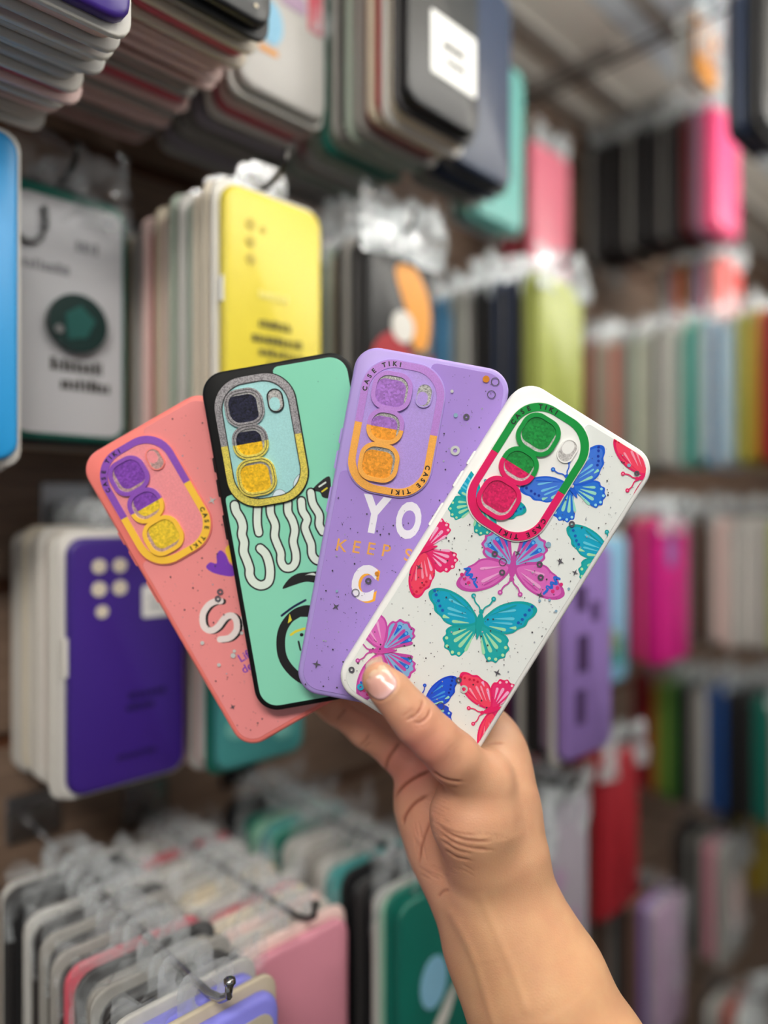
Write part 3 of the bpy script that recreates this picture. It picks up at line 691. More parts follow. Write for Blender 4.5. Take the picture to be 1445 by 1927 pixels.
sq = [([(385, 190), (395, 235), (428, 290), (442, 345), (436, 400), (452, 455), (448, 520), (470, 580), (490, 640), (492, 690), (520, 738), (572, 762), (622, 738), (636, 680), (630, 610), (606, 540), (566, 498)], 62),
      ([(550, 170), (545, 260), (546, 330), (556, 388)], 56),
      ([(638, 170), (640, 250), (672, 330), (668, 410), (688, 470), (712, 530), (714, 590), (742, 634), (786, 634), (816, 596), (818, 530), (800, 450), (812, 370), (795, 300), (764, 240), (762, 170)], 56),
      ([(858, 160), (866, 230), (898, 290), (884, 350), (908, 420), (928, 470), (934, 540), (962, 580), (1000, 590)], 56),
      ([(925, 100), (940, 180), (985, 260), (985, 330), (1010, 380)], 56)]
for P, w in sq:
    sp = spline(mt.px(z5(P)), sub=5); k = .2647 / mt.sc
    mt.decal('wavy_letter_print', [(stroke(sp, w * k + 1.1), M_black), (stroke(sp, w * k - .5), M_cream)])
mt.decal('brow_print', [(spline(mt.px(z5([(724, 784), (770, 715), (830, 678), (900, 668), (990, 668), (990, 740), (900, 735), (850, 745), (790, 765)])), True), M_black),
                        (spline(mt.px(z5([(885, 690), (940, 672), (960, 690), (910, 686)])), True), M_cream)])
sp = spline(mt.px(z5([(718, 976), (800, 915), (888, 866)])), sub=5); mt.decal('stroke_print', [(stroke(sp, 1.1), mat('navy_print', (16, 26, 66), .3))])
sp = spline(mt.px(z5([(960, 940), (880, 935), (800, 972), (735, 1055), (712, 1150), (722, 1260), (768, 1345), (850, 1420), (940, 1450)])), sub=6)
M_lemon = mat('lemon_print', (226, 214, 60), .25)
mt.decal('ring_print', [(stroke(sp, 4.4), M_black), (mt.px(z5([(786, 985), (905, 905), (920, 985), (850, 985), (790, 1022)])), M_black), (mt.px(z5([(775, 962), (791, 1008), (762, 1032)])), M_lemon),
                        (stroke(spline(mt.px(z5([(784, 1112), (820, 1088), (880, 1068)])), sub=4), 1.2), M_lemon), (circle(*mt.L(*z5([(860, 1112)])[0]), .9), M_black), (stroke(mt.px(z5([(838, 1160), (852, 1220)])), .9), M_black)])
mt.decal('scribble_print', [(spline(mt.px(z5([(938, 84), (985, 30), (1060, -10), (1060, 130), (1010, 135), (990, 100)])), True), M_black), (stroke(mt.px(z5([(985, 60), (1030, 30)])), .8), M_cream), (stroke(mt.px(z5([(1005, 95), (1040, 70)])), .8), M_lemon)])
sp = [spline(mt.px([(456, 948), (470, 940), (486, 944), (498, 960)]), sub=5), spline(mt.px([(514, 950), (524, 928), (536, 936), (536, 960)]), sub=5), spline(mt.px([(560, 925), (560, 908), (572, 896), (590, 900)]), sub=5)]
mt.decal('wavy_letter_print', [q for p in sp for q in ((stroke(p, 3.6), M_black), (stroke(p, 3.2), mat('pale_aqua_print', (214, 230, 240), .3)))], 1.42, on=mt.isl_in, parent=mt.isl)
mt.flakes(40, 5, mat('teal_speck', (92, 150, 132), .3), M_shine_speck, lambda x, y: clear_of_island(x, y) and y > 0)

# ---- lilac case
li = Case('lilac phone case with mauve and orange camera ring printed with white letters', 759, 1000, .343, 10.5, mat('lilac_soft_frame', (172, 150, 220), .5), mat('lilac_gloss_panel', (168, 138, 216), .1, coat=.6))
M_or = shimmer('orange_shimmer', (244, 172, 72))
li.build(shimmer('lilac_shimmer_plate', (176, 148, 224)), shimmer('mauve_shimmer', (182, 128, 212)), M_or,
         glitter('mauve_glitter', (170, 116, 206), 1000, .76, 1.28, .25, .18, .6), glitter('orange_glitter', (244, 160, 46), 1000, .76, 1.28, .25, .18, .6), (-.6, -1.5, -.8, -.4))
def z6(x, y): return (540 + x * .2491, 900 + y * .2491)
M_wprint = mat('white_letter_print', (238, 234, 246), .2, coat=.5); M_oprint = mat('orange_letter_print', (232, 166, 88), .25)
text_mesh('Y', 17.2, li.L(*z6(662, 265)), 0, .36, M_wprint, li.root, 'letter_print', bold=.045, squeeze=.74)
text_mesh('O', 16.8, li.L(*z6(920, 310)), 0, .36, M_wprint, li.root, 'letter_print', bold=.045, squeeze=.64)
for ch, p in zip('KEEPS', ((412, 502), (525, 515), (635, 528), (748, 543), (915, 575))): text_mesh(ch, 6.2, li.L(*z6(*p)), 0, .36, M_oprint, li.root, 'letter_print', bold=.008)
c = li.L(*z6(580, 780))
text_mesh('C', 16.2, (c[0] + 1.3, c[1] - .5), 0, .34, mat('orange_shadow_print', (246, 172, 60), .25), li.root, 'letter_shadow', bold=.05, squeeze=.72)
text_mesh('C', 16.2, c, 0, .37, M_wprint, li.root, 'letter_print', bold=.05, squeeze=.72)
li.flakes(520, 8, M_dark_speck, M_shine_speck, clear_of_island)
li.sequin(856, 848, 9, M_holo_w); li.sequin(877, 785, 6, M_greyfoil, .4); li.sequin(931, 719, 8, M_greyfoil, .82); li.sequin(924, 743, 8, M_greyfoil, .84); li.sequin(914, 714, 6.5, M_holo_o, 0)
li.sequin(693, 1093, 6, M_greyfoil, .4); li.sequin(669, 1115, 7.5, M_greyfoil, .85); li.sequin(709, 1079, 4, M_holo_o, 0); li.sequin(857, 782, 4, M_holo, 0); li.sequin(850, 737, 3, M_holo_w, 0)
li.sequin(634, 1112, 2.5, M_holo, 0)
for x, y, r, t in ((632, 1141, 8, .8), (596, 1249, 9, 0.), (617, 1216, 2, 0)): li.star(x, y, r, M_greyfoil, t)

# ---- white butterfly case, nearest
wh = Case('white phone case with green and crimson camera ring and butterfly print', 933, 1078, .334, 32.0, mat('white_soft_frame', (240, 240, 238), .45), mat('white_gloss_panel', (230, 234, 232), .1, coat=.6))
wh.build(mat('white_gloss_plate', (240, 240, 238), .2), mat('green_ring', (8, 146, 62), .3), mat('crimson_ring', (224, 20, 98), .3),
         glitter('green_glitter', (26, 148, 64), 1000, .76, 1.28, .22, .18, .6), glitter('crimson_glitter', (226, 28, 100), 1000, .76, 1.28, .22, .18, .6), (-.3, 1.3, -.8, -.6), silver=glitter('white_silver_glitter', (222, 218, 216), 2200, .7, 1.2, .3, .4))
FORE = [(.03, .02), (.12, .17), (.32, .36), (.60, .48), (.86, .49), (1.0, .40), (.97, .27), (.88, .17), (.84, .06), (.72, -.02), (.62, -.11), (.45, -.15), (.24, -.12), (.05, -.06)]
HIND = [(.03, -.03), (.24, -.11), (.48, -.15), (.58, -.24), (.57, -.32), (.62, -.40), (.57, -.49), (.56, -.57), (.47, -.61), (.41, -.69), (.33, -.67), (.26, -.69), (.17, -.56), (.09, -.36), (.03, -.2)]
BODY = [(0, .17), (.045, .12), (.06, .0), (.045, -.16), (0, -.33), (-.045, -.16), (-.06, 0), (-.045, .12)]
def scale_to(P, c, k): return [(c[0] + (x - c[0]) * k, c[1] + (y - c[1]) * k) for x, y in P]
def tear(p, q, w):
    (x0, y0), (x1, y1) = p, q; L = math.hypot(x1 - x0, y1 - y0); nx, ny = -(y1 - y0) / L, (x1 - x0) / L
    return spline([(x0, y0), (x0 + .5 * (x1 - x0) + nx * w * .7, y0 + .5 * (y1 - y0) + ny * w * .7), (x0 + .9 * (x1 - x0) + nx * w, y0 + .9 * (y1 - y0) + ny * w), (x1, y1),
                   (x0 + .9 * (x1 - x0) - nx * w, y0 + .9 * (y1 - y0) - ny * w), (x0 + .5 * (x1 - x0) - nx * w * .7, y0 + .5 * (y1 - y0) - ny * w * .7)], True, 4)
PAL = {'teal': dict(base=(0, 160, 160), fore=(0, 164, 200), hind=(20, 168, 170), streak=(160, 224, 178), dot=(176, 232, 176), spot=(10, 90, 180), light=(90, 200, 226)),
       'purple': dict(base=(196, 70, 164), fore=(220, 104, 190), hind=(128, 178, 224), streak=(150, 200, 238), dot=(90, 184, 244), spot=(216, 40, 120), light=(236, 160, 214), zig=(30, 104, 214)),
       'blue': dict(base=(22, 92, 212), fore=(60, 116, 220), hind=(30, 112, 216), streak=(150, 220, 200), dot=(150, 220, 240), spot=(16, 50, 160), light=(110, 190, 236)),
       'royal': dict(base=(16, 66, 206), fore=(24, 84, 220), hind=(20, 74, 206), streak=(150, 220, 200), dot=(150, 220, 240), spot=(12, 40, 150), light=(60, 150, 232)),
       'crimson': dict(base=(230, 20, 98), fore=(244, 64, 96), hind=(232, 36, 110), streak=(246, 170, 210), dot=(250, 190, 214), spot=(206, 16, 60), light=(250, 150, 176))}
def pm(pal, k): return mat('print_%s_%s' % (pal, k), PAL[pal][k], .22, coat=.5)
def butterfly(case, pal, cxp, cyp, head, span, island=False, hs=1.0):
    """head: direction of the head in the picture (x right, y down)"""
    hl = math.hypot(*head); hx, hy = head[0] / hl, head[1] / hl; k = span / 2
    def T(P): return [case.L(cxp + k * (-x * hy - y * -hx), cyp + k * (x * hx + y * hy)) for x, y in P]
    p = []
    ds = spline(FORE, True, 4); hd = spline(HIND, True, 4); hd = [(x * hs, y * hs) for x, y in hd]
    for s in (-1, 1):
        mir = lambda P: [(x * s, y) for x, y in P]
        add = lambda P, key: p.append((T(mir(P)), pm(pal, key)))
        add(hd, 'base'); add(scale_to(hd, (.26 * hs, -.34 * hs), .86), 'hind')
        add(ds, 'base'); add(scale_to(ds, (.46, .12), .87), 'fore')
        if pal == 'purple':
            for a in (-28, -47, -62, -76):
                ca, sa = math.cos(math.radians(a)), math.sin(math.radians(a)); add(tear((.1 * ca, .1 * sa - .05), (.60 * ca * hs, .62 * sa * hs - .04), .032), 'base')
            for a in (-37, -55, -69):
                ca, sa = math.cos(math.radians(a)), math.sin(math.radians(a)); add(tear((.36 * ca, .36 * sa - .05), (.62 * ca * hs, .62 * sa * hs - .04), .04), 'zig'); add(circle(.575 * ca * hs, .575 * sa * hs - .04, .028, 10), 'dot')
            z = spline([(.62, .40), (.68, .32), (.66, .26), (.76, .28), (.73, .18), (.84, .20), (.78, .08), (.88, .10)], sub=4); add(stroke(z, .045), 'zig')
            for (x, y) in ((.78, .34), (.86, .27), (.92, .2)): add(circle(x, y, .035, 10), 'spot')
            add(tear((.15, .05), (.55, .30), .03), 'light'); add(tear((.2, -.02), (.6, .06), .025), 'light'); add(tear((.18, .14), (.5, .36), .012), 'base')
        else:
            for a, l0, l1, w in ((-30, .24, .52, .028), (-44, .2, .56, .034), (-58, .18, .56, .034), (-72, .2, .56, .028)):
                ca, sa = math.cos(math.radians(a)), math.sin(math.radians(a)); add(tear((l0 * ca * hs, l0 * sa * hs - .04), (l1 * ca * hs, l1 * sa * hs - .04), w), 'streak')
            for (x, y) in ((.545, -.385), (.515, -.53), (.40, -.625), (.28, -.63)): add(circle(x * hs, y * hs, .03, 10), 'dot')
            for q0, q1, w, key in (((.18, -.05), (.5, -.07), .028, 'streak'), ((.22, .03), (.6, .06), .02, 'light'), ((.25, .1), (.62, .16), .026, 'light'), ((.3, .22), (.62, .32), .022, 'light'), ((.55, -.02), (.68, .0), .03, 'streak')): add(tear(q0, q1, w), key)
            for (x, y) in ((.86, .36), (.8, .26), (.76, .17), (.7, .10), (.9, .43)): add(circle(x, y, .03, 7), 'spot')
            add(tear((.12, .12), (.62, .42), .012), 'base')
    p.append((T(spline(BODY, True, 4)), pm(pal, 'base')))
    p.append((T(circle(0, .19, .045, 12)), pm(pal, 'base')))
    for s in (-1, 1):
        q = spline([(.02 * s, .18), (.05 * s, .27), (.13 * s, .34), (.17 * s, .42)], sub=4)
        p.append((T(stroke(q, .026)), pm(pal, 'base'))); p.append((T(circle(.185 * s, .455, .045, 12)), pm(pal, 'base'))); p.append((T(circle(.185 * s, .455, .018, 8)), pm(pal, 'light')))
    case.decal('butterfly_print', p, .32)
    if island: case.decal('butterfly_print', p, 1.42, on=case.isl_in, parent=case.isl)
butterfly(wh, 'teal', 905, 944, (.55, -.84), 160, True)
butterfly(wh, 'blue', 1072, 912, (-.46, -.89), 178, True)
butterfly(wh, 'crimson', 1214, 897, (-.95, .25), 176)
butterfly(wh, 'teal', 1150, 1045, (.18, -.98), 184)
butterfly(wh, 'crimson', 796, 1034, (-.97, .24), 172)
butterfly(wh, 'purple', 964, 1070, (-.10, .99), 204)
butterfly(wh, 'teal', 902, 1170, (.16, -.98), 206)
butterfly(wh, 'purple', 716, 1224, (-1, .02), 190)
butterfly(wh, 'royal', 796, 1326, (-.30, -.95), 152)
butterfly(wh, 'crimson', 922, 1336, (-.96, .27), 166)
wh.flakes(620, 4, M_dark_speck, M_shine_speck, clear_of_island)
def z7(x, y): return (640 + x * .36, 960 + y * .36)
for (x, y) in ((806, 228), (845, 325), (1046, 350), (1040, 282), (1208, 72), (618, 887), (60, 832)): wh.sequin(*z7(x, y), 5.8, M_greyfoil, .42)
wh.sequin(*z7(848, 270), 7.5, M_greyfoil, .84); wh.sequin(*z7(645, 933), 7.5, M_holo_w, .5); wh.sequin(*z7(107, 922), 6.5, M_cyan, .3); wh.sequin(*z7(524, 1022), 7.5, M_greyfoil, .85)
for (x, y) in ((1040, 472), (1092, 468), (1192, 410), (1126, 526)): wh.sequin(*z7(x, y), 2.6, M_holo, 0)
wh.sequin(1182, 876, 3.5, M_holo, 0); wh.sequin(1197, 891, 5, M_greyfoil, .4); wh.sequin(1076, 915, 3, M_holo_w, 0); wh.sequin(*z7(1085, 180), 5.5, M_holo, 0)
for (x, y, r, t) in ((1148, 268, 8, .1), (925, 222, 7, 0), (1225, 325, 7, .1), (1043, 442, 8, .2), (411, 295, 6.5, 0), (820, 848, 8, .1), (366, 770, 6, .2)): wh.star(*z7(x, y), r, M_greyfoil, t)

# ------------------------------------------------------------------ the hand: one continuous surface grown from a smooth distance field
def surface_nets(v, org, h):
    s = v < 0; nx, ny, nz = v.shape
    offs = [(i, j, k) for i in (0, 1) for j in (0, 1) for k in (0, 1)]
    sub = lambda o: s[o[0]:nx - 1 + o[0], o[1]:ny - 1 + o[1], o[2]:nz - 1 + o[2]]
    cnt = np.zeros((nx - 1, ny - 1, nz - 1), np.int8)
    for o in offs: cnt += sub(o)
    act = (cnt > 0) & (cnt < 8); idx = np.argwhere(act); ids = -np.ones(act.shape, np.int64); ids[act] = np.arange(len(idx))
    acc = np.zeros((len(idx), 3)); num = np.zeros(len(idx))
    for a in offs:
        for ax in range(3):
            if a[ax]: continue
            b = list(a); b[ax] = 1
            va = v[idx[:, 0] + a[0], idx[:, 1] + a[1], idx[:, 2] + a[2]]; vb = v[idx[:, 0] + b[0], idx[:, 1] + b[1], idx[:, 2] + b[2]]
            m = (va < 0) != (vb < 0); t = np.where(m, va / np.where(m, va - vb, 1), 0)
            p = np.array(a, float)[None, :].repeat(len(idx), 0); p[:, ax] += t
            acc[m] += p[m]; num[m] += 1
    V = (idx + acc / num[:, None]) * h + org
    Q = []
    for ax in range(3):
        o1, o2 = [(1, 2), (2, 0), (0, 1)][ax]
        sl = [slice(1, -1)] * 3; sl[ax] = slice(0, -1); sl2 = list(sl); sl2[ax] = slice(1, None)
        A, B = s[tuple(sl)], s[tuple(sl2)]; e = np.argwhere(A != B); st = A[A != B]
        base = e.copy(); base[:, [o1, o2]] += 1
        def cid(d1, d2):
            q = base.copy(); q[:, o1] -= d1; q[:, o2] -= d2; return ids[q[:, 0], q[:, 1], q[:, 2]]
        c = np.stack([cid(1, 1), cid(0, 1), cid(0, 0), cid(1, 0)], 1); c[~st] = c[~st][:, ::-1]; Q.append(c)
    return V, np.concatenate(Q)

def P3(px, py, Z): return np.array(W(px, py, Z))
CHAINS = [  # (px, py, depth, radius px), blend in mm
    # forearm and wrist
    ([(1560, 2860, .312, 176), (1330, 2420, .318, 168), (1085, 2030, .334, 150), (1010, 1850, .345, 124), (962, 1745, .350, 104), (935, 1672, .354, 92)], 10),
    ([(935, 1680, .354, 84), (935, 1600, .352, 80), (925, 1500, .356, 72), (918, 1420, .366, 52)], 14),
    ([(870, 1690, .364, 42), (905, 1780, .356, 50), (960, 1930, .345, 62)], 16),
    # heel of the palm on the little finger side
    ([(872, 1668, .366, 52), (836, 1590, .374, 60), (812, 1510, .380, 60), (800, 1455, .384, 52)], 14),
    ([(880, 1640, .366, 60), (870, 1560, .374, 66), (870, 1470, .382, 62)], 14),
    # ball of the thumb
    ([(905, 1472, .339, 56), (894, 1535, .340, 82), (915, 1598, .345, 82)], 4.5),
    # thumb
    ([(714, 1279, .3205, 33.0), (738, 1303, .3195, 37.0), (760, 1330, .3190, 38.5), (785, 1358, .3195, 41.0)], 3),
    ([(785, 1358, .3195, 41.0), (820, 1392, .3215, 41.5), (852, 1424, .326, 46), (905, 1478, .338, 56)], 5),
    # web and knuckle of the first finger, seen beyond the white case
    ([(924, 1378, .374, 42), (922, 1440, .370, 58), (925, 1520, .362, 72)], 12),
    ([(905, 1470, .350, 50), (928, 1420, .366, 48)], 12),
    # first finger behind the cases
    ([(920, 1380, .377, 40), (842, 1262, .384, 33), (762, 1182, .3825, 30), (712, 1132, .381, 27)], 5),
    ([(880, 1415, .382, 42), (772, 1300, .3845, 33), (684, 1230, .3825, 29), (632, 1196, .381, 26)], 5),
    ([(838, 1440, .385, 42), (726, 1336, .3855, 32), (640, 1272, .3830, 28), (590, 1240, .381, 25)], 4),
    ([(800, 1458, .385, 46), (752, 1418, .3855, 36), (690, 1372, .3850, 33), (632, 1330, .3835, 30), (560, 1285, .3815, 26)], 4),
]
h = .00072
pts = [P3(x, y, Z) for ch, k in CHAINS for x, y, Z, r in ch]
lo = np.array([-.055, .285, H - .475]); hi = np.array([.245, .405, H - .028])
dim = np.ceil((hi - lo) / h).astype(int) + 1
v = np.full(dim, .05, np.float32)
ax = [lo[i] + h * np.arange(dim[i]) for i in range(3)]
for ch, kk in CHAINS:
    kk = kk * MM
    for (a, b) in zip(ch[:-1], ch[1:]):
        pa, pb = P3(*a[:3]), P3(*b[:3]); ra, rb = a[3] / F * a[2], b[3] / F * b[2]
        mn = np.minimum(pa - ra, pb - rb) - .02; mx = np.maximum(pa + ra, pb + rb) + .02
        i0 = np.clip(np.floor((mn - lo) / h).astype(int), 0, dim); i1 = np.clip(np.ceil((mx - lo) / h).astype(int), 0, dim)
        if np.any(i1 <= i0): continue
        sl = tuple(slice(i0[q], i1[q]) for q in range(3))
        X = (ax[0][sl[0]] - pa[0])[:, None, None].astype(np.float32); Y = (ax[1][sl[1]] - pa[1])[None, :, None].astype(np.float32); Z = (ax[2][sl[2]] - pa[2])[None, None, :].astype(np.float32)
        ba = (pb - pa).astype(np.float32); t = np.clip((X * ba[0] + Y * ba[1] + Z * ba[2]) / float(ba @ ba), 0, 1)
        d = np.sqrt((X - t * ba[0]) ** 2 + (Y - t * ba[1]) ** 2 + (Z - t * ba[2]) ** 2) - (ra + t * (rb - ra))
        e = v[sl]; q = np.maximum(kk - np.abs(e - d), 0) / kk
        v[sl] = np.minimum(e, d) - q * q * kk * .25
v[:, :, 0] = .01; v[0] = .01; v[-1] = .01; v[:, 0] = .01; v[:, -1] = .01
VV, QQ = surface_nets(v, lo, h)
del v
def vnormals(V, Q):
    n = np.cross(V[Q[:, 2]] - V[Q[:, 0]], V[Q[:, 3]] - V[Q[:, 1]]); out = np.zeros_like(V)
    for i in range(4): np.add.at(out, Q[:, i], n)
    return out / (np.linalg.norm(out, axis=1)[:, None] + 1e-12)
nn = vnormals(VV, QQ)
if (nn[:, 1] * (VV[:, 1] - VV[:, 1].mean())).sum() < 0: QQ = QQ[:, ::-1]; nn = -nn
# creases of the skin: furrows pressed into the side of the hand turned to the viewer
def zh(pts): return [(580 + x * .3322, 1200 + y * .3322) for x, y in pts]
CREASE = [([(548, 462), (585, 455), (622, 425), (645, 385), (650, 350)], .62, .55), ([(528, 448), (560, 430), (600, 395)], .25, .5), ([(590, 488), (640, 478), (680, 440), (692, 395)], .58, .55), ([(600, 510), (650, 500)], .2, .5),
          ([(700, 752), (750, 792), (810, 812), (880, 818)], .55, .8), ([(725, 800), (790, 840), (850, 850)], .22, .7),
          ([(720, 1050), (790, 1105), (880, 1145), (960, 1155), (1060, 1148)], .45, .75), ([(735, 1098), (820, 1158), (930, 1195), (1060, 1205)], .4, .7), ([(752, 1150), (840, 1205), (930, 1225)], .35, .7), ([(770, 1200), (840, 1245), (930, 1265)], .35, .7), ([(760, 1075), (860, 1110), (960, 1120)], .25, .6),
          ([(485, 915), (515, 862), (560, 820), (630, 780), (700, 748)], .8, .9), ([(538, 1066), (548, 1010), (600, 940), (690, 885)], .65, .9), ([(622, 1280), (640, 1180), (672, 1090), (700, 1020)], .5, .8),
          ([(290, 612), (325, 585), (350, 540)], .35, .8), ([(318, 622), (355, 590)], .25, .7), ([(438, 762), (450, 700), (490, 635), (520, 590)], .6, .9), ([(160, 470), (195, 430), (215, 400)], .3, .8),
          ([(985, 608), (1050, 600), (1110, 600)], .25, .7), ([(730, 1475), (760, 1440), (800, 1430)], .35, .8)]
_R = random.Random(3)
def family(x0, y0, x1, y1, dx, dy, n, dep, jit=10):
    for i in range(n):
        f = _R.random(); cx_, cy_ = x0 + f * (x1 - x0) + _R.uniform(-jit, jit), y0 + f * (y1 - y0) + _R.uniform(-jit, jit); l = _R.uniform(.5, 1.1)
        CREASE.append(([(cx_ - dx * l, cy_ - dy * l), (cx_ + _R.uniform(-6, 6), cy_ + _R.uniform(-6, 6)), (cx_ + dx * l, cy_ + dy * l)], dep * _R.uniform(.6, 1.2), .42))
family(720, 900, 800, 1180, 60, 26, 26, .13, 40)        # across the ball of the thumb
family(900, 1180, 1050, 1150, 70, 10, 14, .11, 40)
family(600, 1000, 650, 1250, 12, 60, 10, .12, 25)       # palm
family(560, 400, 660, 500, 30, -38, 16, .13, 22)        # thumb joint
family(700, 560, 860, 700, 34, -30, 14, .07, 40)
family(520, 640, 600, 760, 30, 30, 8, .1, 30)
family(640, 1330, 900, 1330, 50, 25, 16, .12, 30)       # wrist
PX = CX + VV[:, 0] / VV[:, 1] * F; PY = CY - (VV[:, 2] - H) / VV[:, 1] * F
face = np.clip(-nn[:, 1] * 2.0, 0, 1)
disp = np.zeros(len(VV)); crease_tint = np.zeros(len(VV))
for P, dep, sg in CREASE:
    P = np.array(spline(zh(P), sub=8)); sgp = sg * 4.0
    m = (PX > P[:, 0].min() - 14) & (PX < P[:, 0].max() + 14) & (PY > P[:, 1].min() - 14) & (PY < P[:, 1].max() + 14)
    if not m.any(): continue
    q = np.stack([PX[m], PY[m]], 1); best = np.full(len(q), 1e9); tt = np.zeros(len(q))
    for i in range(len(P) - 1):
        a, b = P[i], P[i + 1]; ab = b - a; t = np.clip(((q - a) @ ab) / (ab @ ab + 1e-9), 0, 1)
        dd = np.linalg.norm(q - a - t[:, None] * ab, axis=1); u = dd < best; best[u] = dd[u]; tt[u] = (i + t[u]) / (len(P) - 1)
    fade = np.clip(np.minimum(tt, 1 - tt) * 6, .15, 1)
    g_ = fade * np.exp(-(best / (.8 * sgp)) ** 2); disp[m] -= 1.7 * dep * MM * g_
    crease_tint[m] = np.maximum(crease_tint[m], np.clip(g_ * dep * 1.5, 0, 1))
# tendons and a vein at the wrist stand a little proud
for P, dep, sg in (([(850, 1720), (890, 1800), (930, 1930)], .5, 8), ([(905, 1690), (950, 1790), (990, 1900)], .35, 9)):
    P = np.array(spline(P, sub=8)); q = np.stack([PX, PY], 1); best = np.full(len(q), 1e9)
    for i in range(len(P) - 1):
        a, b = P[i], P[i + 1]; ab = b - a; t = np.clip(((q - a) @ ab) / (ab @ ab), 0, 1); best = np.minimum(best, np.linalg.norm(q - a - t[:, None] * ab, axis=1))
    disp += dep * MM * np.exp(-(best / sg) ** 2)
VV = VV + nn * (disp * face)[:, None]
# bed of the thumbnail: a flattened patch with raised folds round it
AXT = np.array([714 - 785, 1279 - 1358], float); AXT /= np.linalg.norm(AXT); AXS = np.array([-AXT[1], AXT[0]])
NC = np.array([710.5, 1279.5])
def nail_uv(px, py): dx, dy = px - NC[0], py - NC[1]; return (dx * AXS[0] + dy * AXS[1]) / 30.0, (dx * AXT[0] + dy * AXT[1]) / 36.0
PX = CX + VV[:, 0] / VV[:, 1] * F; PY = CY - (VV[:, 2] - H) / VV[:, 1] * F
nu, nv = nail_uv(PX, PY); rad = (np.abs(nu) ** 2.6 + np.abs(nv) ** 2.6) ** (1 / 2.6)
VV = VV + nn * (np.where(rad < 1.7, -.35 * np.exp(-(rad / .8) ** 6) + .32 * np.exp(-((rad - 1.16) / .13) ** 2) * (nv < .75), 0) * MM * face)[:, None]
# skin tint: pinker palm and finger pads, more golden forearm
def blob(x, y, r): return np.exp(-(((PX - x) ** 2 + (PY - y) ** 2) / r ** 2))
pinkness = np.clip(.9 * blob(790, 1430, 60) + .5 * blob(745, 1440, 60) + .45 * blob(800, 1560, 70) + .35 * blob(840, 1660, 60) + .35 * blob(650, 1355, 60) + .35 * blob(705, 1345, 45) + .2 * blob(800, 1350, 40), 0, 1)
gold = np.clip((PY - 1480) / 350, 0, 1) * np.clip((PX - 800) / 120, 0, 1)
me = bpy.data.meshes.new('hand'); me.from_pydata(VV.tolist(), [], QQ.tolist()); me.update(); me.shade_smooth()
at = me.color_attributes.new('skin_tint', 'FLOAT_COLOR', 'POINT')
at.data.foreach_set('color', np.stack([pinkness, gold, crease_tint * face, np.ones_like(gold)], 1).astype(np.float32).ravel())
skin = bpy.data.materials.new('skin'); skin.use_nodes = True; nt = skin.node_tree; b = nt.nodes['Principled BSDF']
ca = nt.nodes.new('ShaderNodeVertexColor'); ca.layer_name = 'skin_tint'; sep = nt.nodes.new('ShaderNodeSeparateColor'); nt.links.new(ca.outputs[0], sep.inputs[0])
def mixc(fac, c0, c1):
    m = nt.nodes.new('ShaderNodeMix'); m.data_type = 'RGBA'
    for sock, val in ((m.inputs[0], fac), (m.inputs[6], c0), (m.inputs[7], c1)):
        if hasattr(val, 'is_linked'): nt.links.new(val, sock)
        else: sock.default_value = val
    return m.outputs[2]
SKIN = (212, 162, 128); SKIN_P = (218, 138, 124); SKIN_G = (222, 172, 130)
c1 = mixc(sep.outputs[0], lin(SKIN) + (1,), lin(SKIN_P) + (1,)); c2 = mixc(sep.outputs[1], c1, lin(SKIN_G) + (1,))
tc = nt.nodes.new('ShaderNodeTexCoord'); no = nt.nodes.new('ShaderNodeTexNoise'); no.inputs['Scale'].default_value = 70; no.inputs['Detail'].default_value = 4
nt.links.new(tc.outputs['Object'], no.inputs['Vector'])
mr = nt.nodes.new('ShaderNodeMapRange'); mr.inputs['From Min'].default_value = .35; mr.inputs['From Max'].default_value = .65; mr.inputs['To Max'].default_value = .35; nt.links.new(no.outputs['Fac'], mr.inputs['Value'])
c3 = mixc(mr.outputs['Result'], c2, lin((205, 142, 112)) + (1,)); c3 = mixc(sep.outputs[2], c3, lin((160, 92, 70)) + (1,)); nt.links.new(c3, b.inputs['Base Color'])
vo = nt.nodes.new('ShaderNodeTexVoronoi'); vo.inputs['Scale'].default_value = 1500; nt.links.new(tc.outputs['Object'], vo.inputs['Vector'])
bu = nt.nodes.new('ShaderNodeBump'); bu.inputs['Strength'].default_value = .24; bu.inputs['Distance'].default_value = .0003; nt.links.new(vo.outputs['Distance'], bu.inputs['Height']); nt.links.new(bu.outputs['Normal'], b.inputs['Normal'])
b.inputs['Roughness'].default_value = .48; b.inputs['Subsurface Weight'].default_value = .18; b.inputs['Subsurface Radius'].default_value = (.006, .0025, .0012); b.inputs['Subsurface Scale'].default_value = 1.0
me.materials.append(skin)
person = thing('person', 'right hand and bare forearm holding a fan of four phone cases', 'person', tuple(P3(1085, 2030, .334)))
hand = bpy.data.objects.new('hand', me); COL.objects.link(hand); hand.parent = person; hand.matrix_parent_inverse = Matrix.Translation(person.location).inverted()
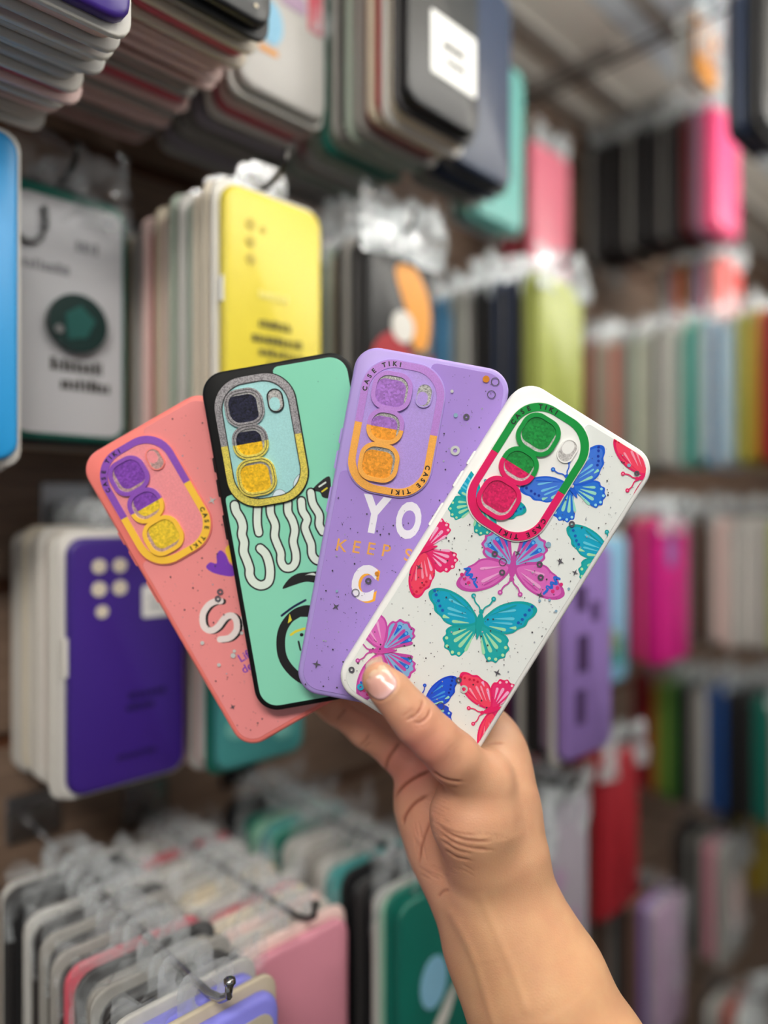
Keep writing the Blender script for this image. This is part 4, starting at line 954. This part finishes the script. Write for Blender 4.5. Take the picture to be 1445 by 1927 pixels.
# thumbnail: thin curved plate lying on its bed
bvh = BVHTree.FromPolygons([tuple(p) for p in VV.tolist()], [tuple(q) for q in QQ.tolist()])
NU, NVn = 18, 22; G = []; tint = []
for j in range(NVn + 1):
    for i in range(NU + 1):
        uu, vv2 = 2 * i / NU - 1, 2 * j / NVn - 1
        # square to superellipse
        L = max(abs(uu), abs(vv2)); nrm = (abs(uu) ** 2.9 + abs(vv2) ** 2.9) ** (1 / 2.9); kq = L / nrm if nrm > 0 else 0
        uu, vv2 = uu * kq * .97, vv2 * kq * .99
        px_, py_ = NC + AXS * uu * 30 + AXT * vv2 * 36
        o_ = Vector((0, 0, H)); dr = (W(px_, py_, .3) - o_).normalized()
        hit = bvh.ray_cast(o_, dr)
        p = hit[0] if hit[0] is not None else W(px_, py_, .316)
        e = max(abs(uu), abs(vv2)); G.append(p + (Vector((0, -1, 0))) * (.00028 + .0002 * (1 - e ** 2))); tint.append((vv2, uu))
# even the plate out along its length so it is one smooth curved sheet
A = np.array([tuple(p) for p in G]).reshape(NVn + 1, NU + 1, 3)
for _ in range(6): A[1:-1, :, 1] = .25 * A[:-2, :, 1] + .5 * A[1:-1, :, 1] + .25 * A[2:, :, 1]
for _ in range(2): A[:, 1:-1, 1] = .25 * A[:, :-2, 1] + .5 * A[:, 1:-1, 1] + .25 * A[:, 2:, 1]
A[:, :, 1] -= .0002
Fq = [(j * (NU + 1) + i, j * (NU + 1) + i + 1, (j + 1) * (NU + 1) + i + 1, (j + 1) * (NU + 1) + i) for j in range(NVn) for i in range(NU)]
nail = mk('thumbnail', A.reshape(-1, 3).tolist(), Fq, None, person, True); nail.matrix_parent_inverse = Matrix.Translation(person.location).inverted()
nail['label'] = 'glossy pale pink thumbnail'
sol = nail.modifiers.new('thickness', 'SOLIDIFY'); sol.thickness = .0005; sol.offset = 0
at = nail.data.color_attributes.new('nail_tint', 'FLOAT_COLOR', 'POINT')
for i, (a, u_) in enumerate(tint):
    tipw = 1 / (1 + math.exp(-(a - .38 + .35 * u_) * 9)); lun = 1 / (1 + math.exp((a + .72 - .25 * u_ * u_) * 12))
    at.data[i].color = (tipw, lun, 0, 1)
nm = bpy.data.materials.new('nail'); nm.use_nodes = True; nt = nm.node_tree; b = nt.nodes['Principled BSDF']
ca = nt.nodes.new('ShaderNodeVertexColor'); ca.layer_name = 'nail_tint'; sep = nt.nodes.new('ShaderNodeSeparateColor'); nt.links.new(ca.outputs[0], sep.inputs[0])
c1 = mixc(sep.outputs[0], lin((222, 166, 154)) + (1,), lin((222, 196, 160)) + (1,)); c2 = mixc(sep.outputs[1], c1, lin((226, 180, 180)) + (1,)); nt.links.new(c2, b.inputs['Base Color'])
b.inputs['Roughness'].default_value = .25; b.inputs['Coat Weight'].default_value = .3; b.inputs['Subsurface Weight'].default_value = 0
nail.data.materials.append(nm)
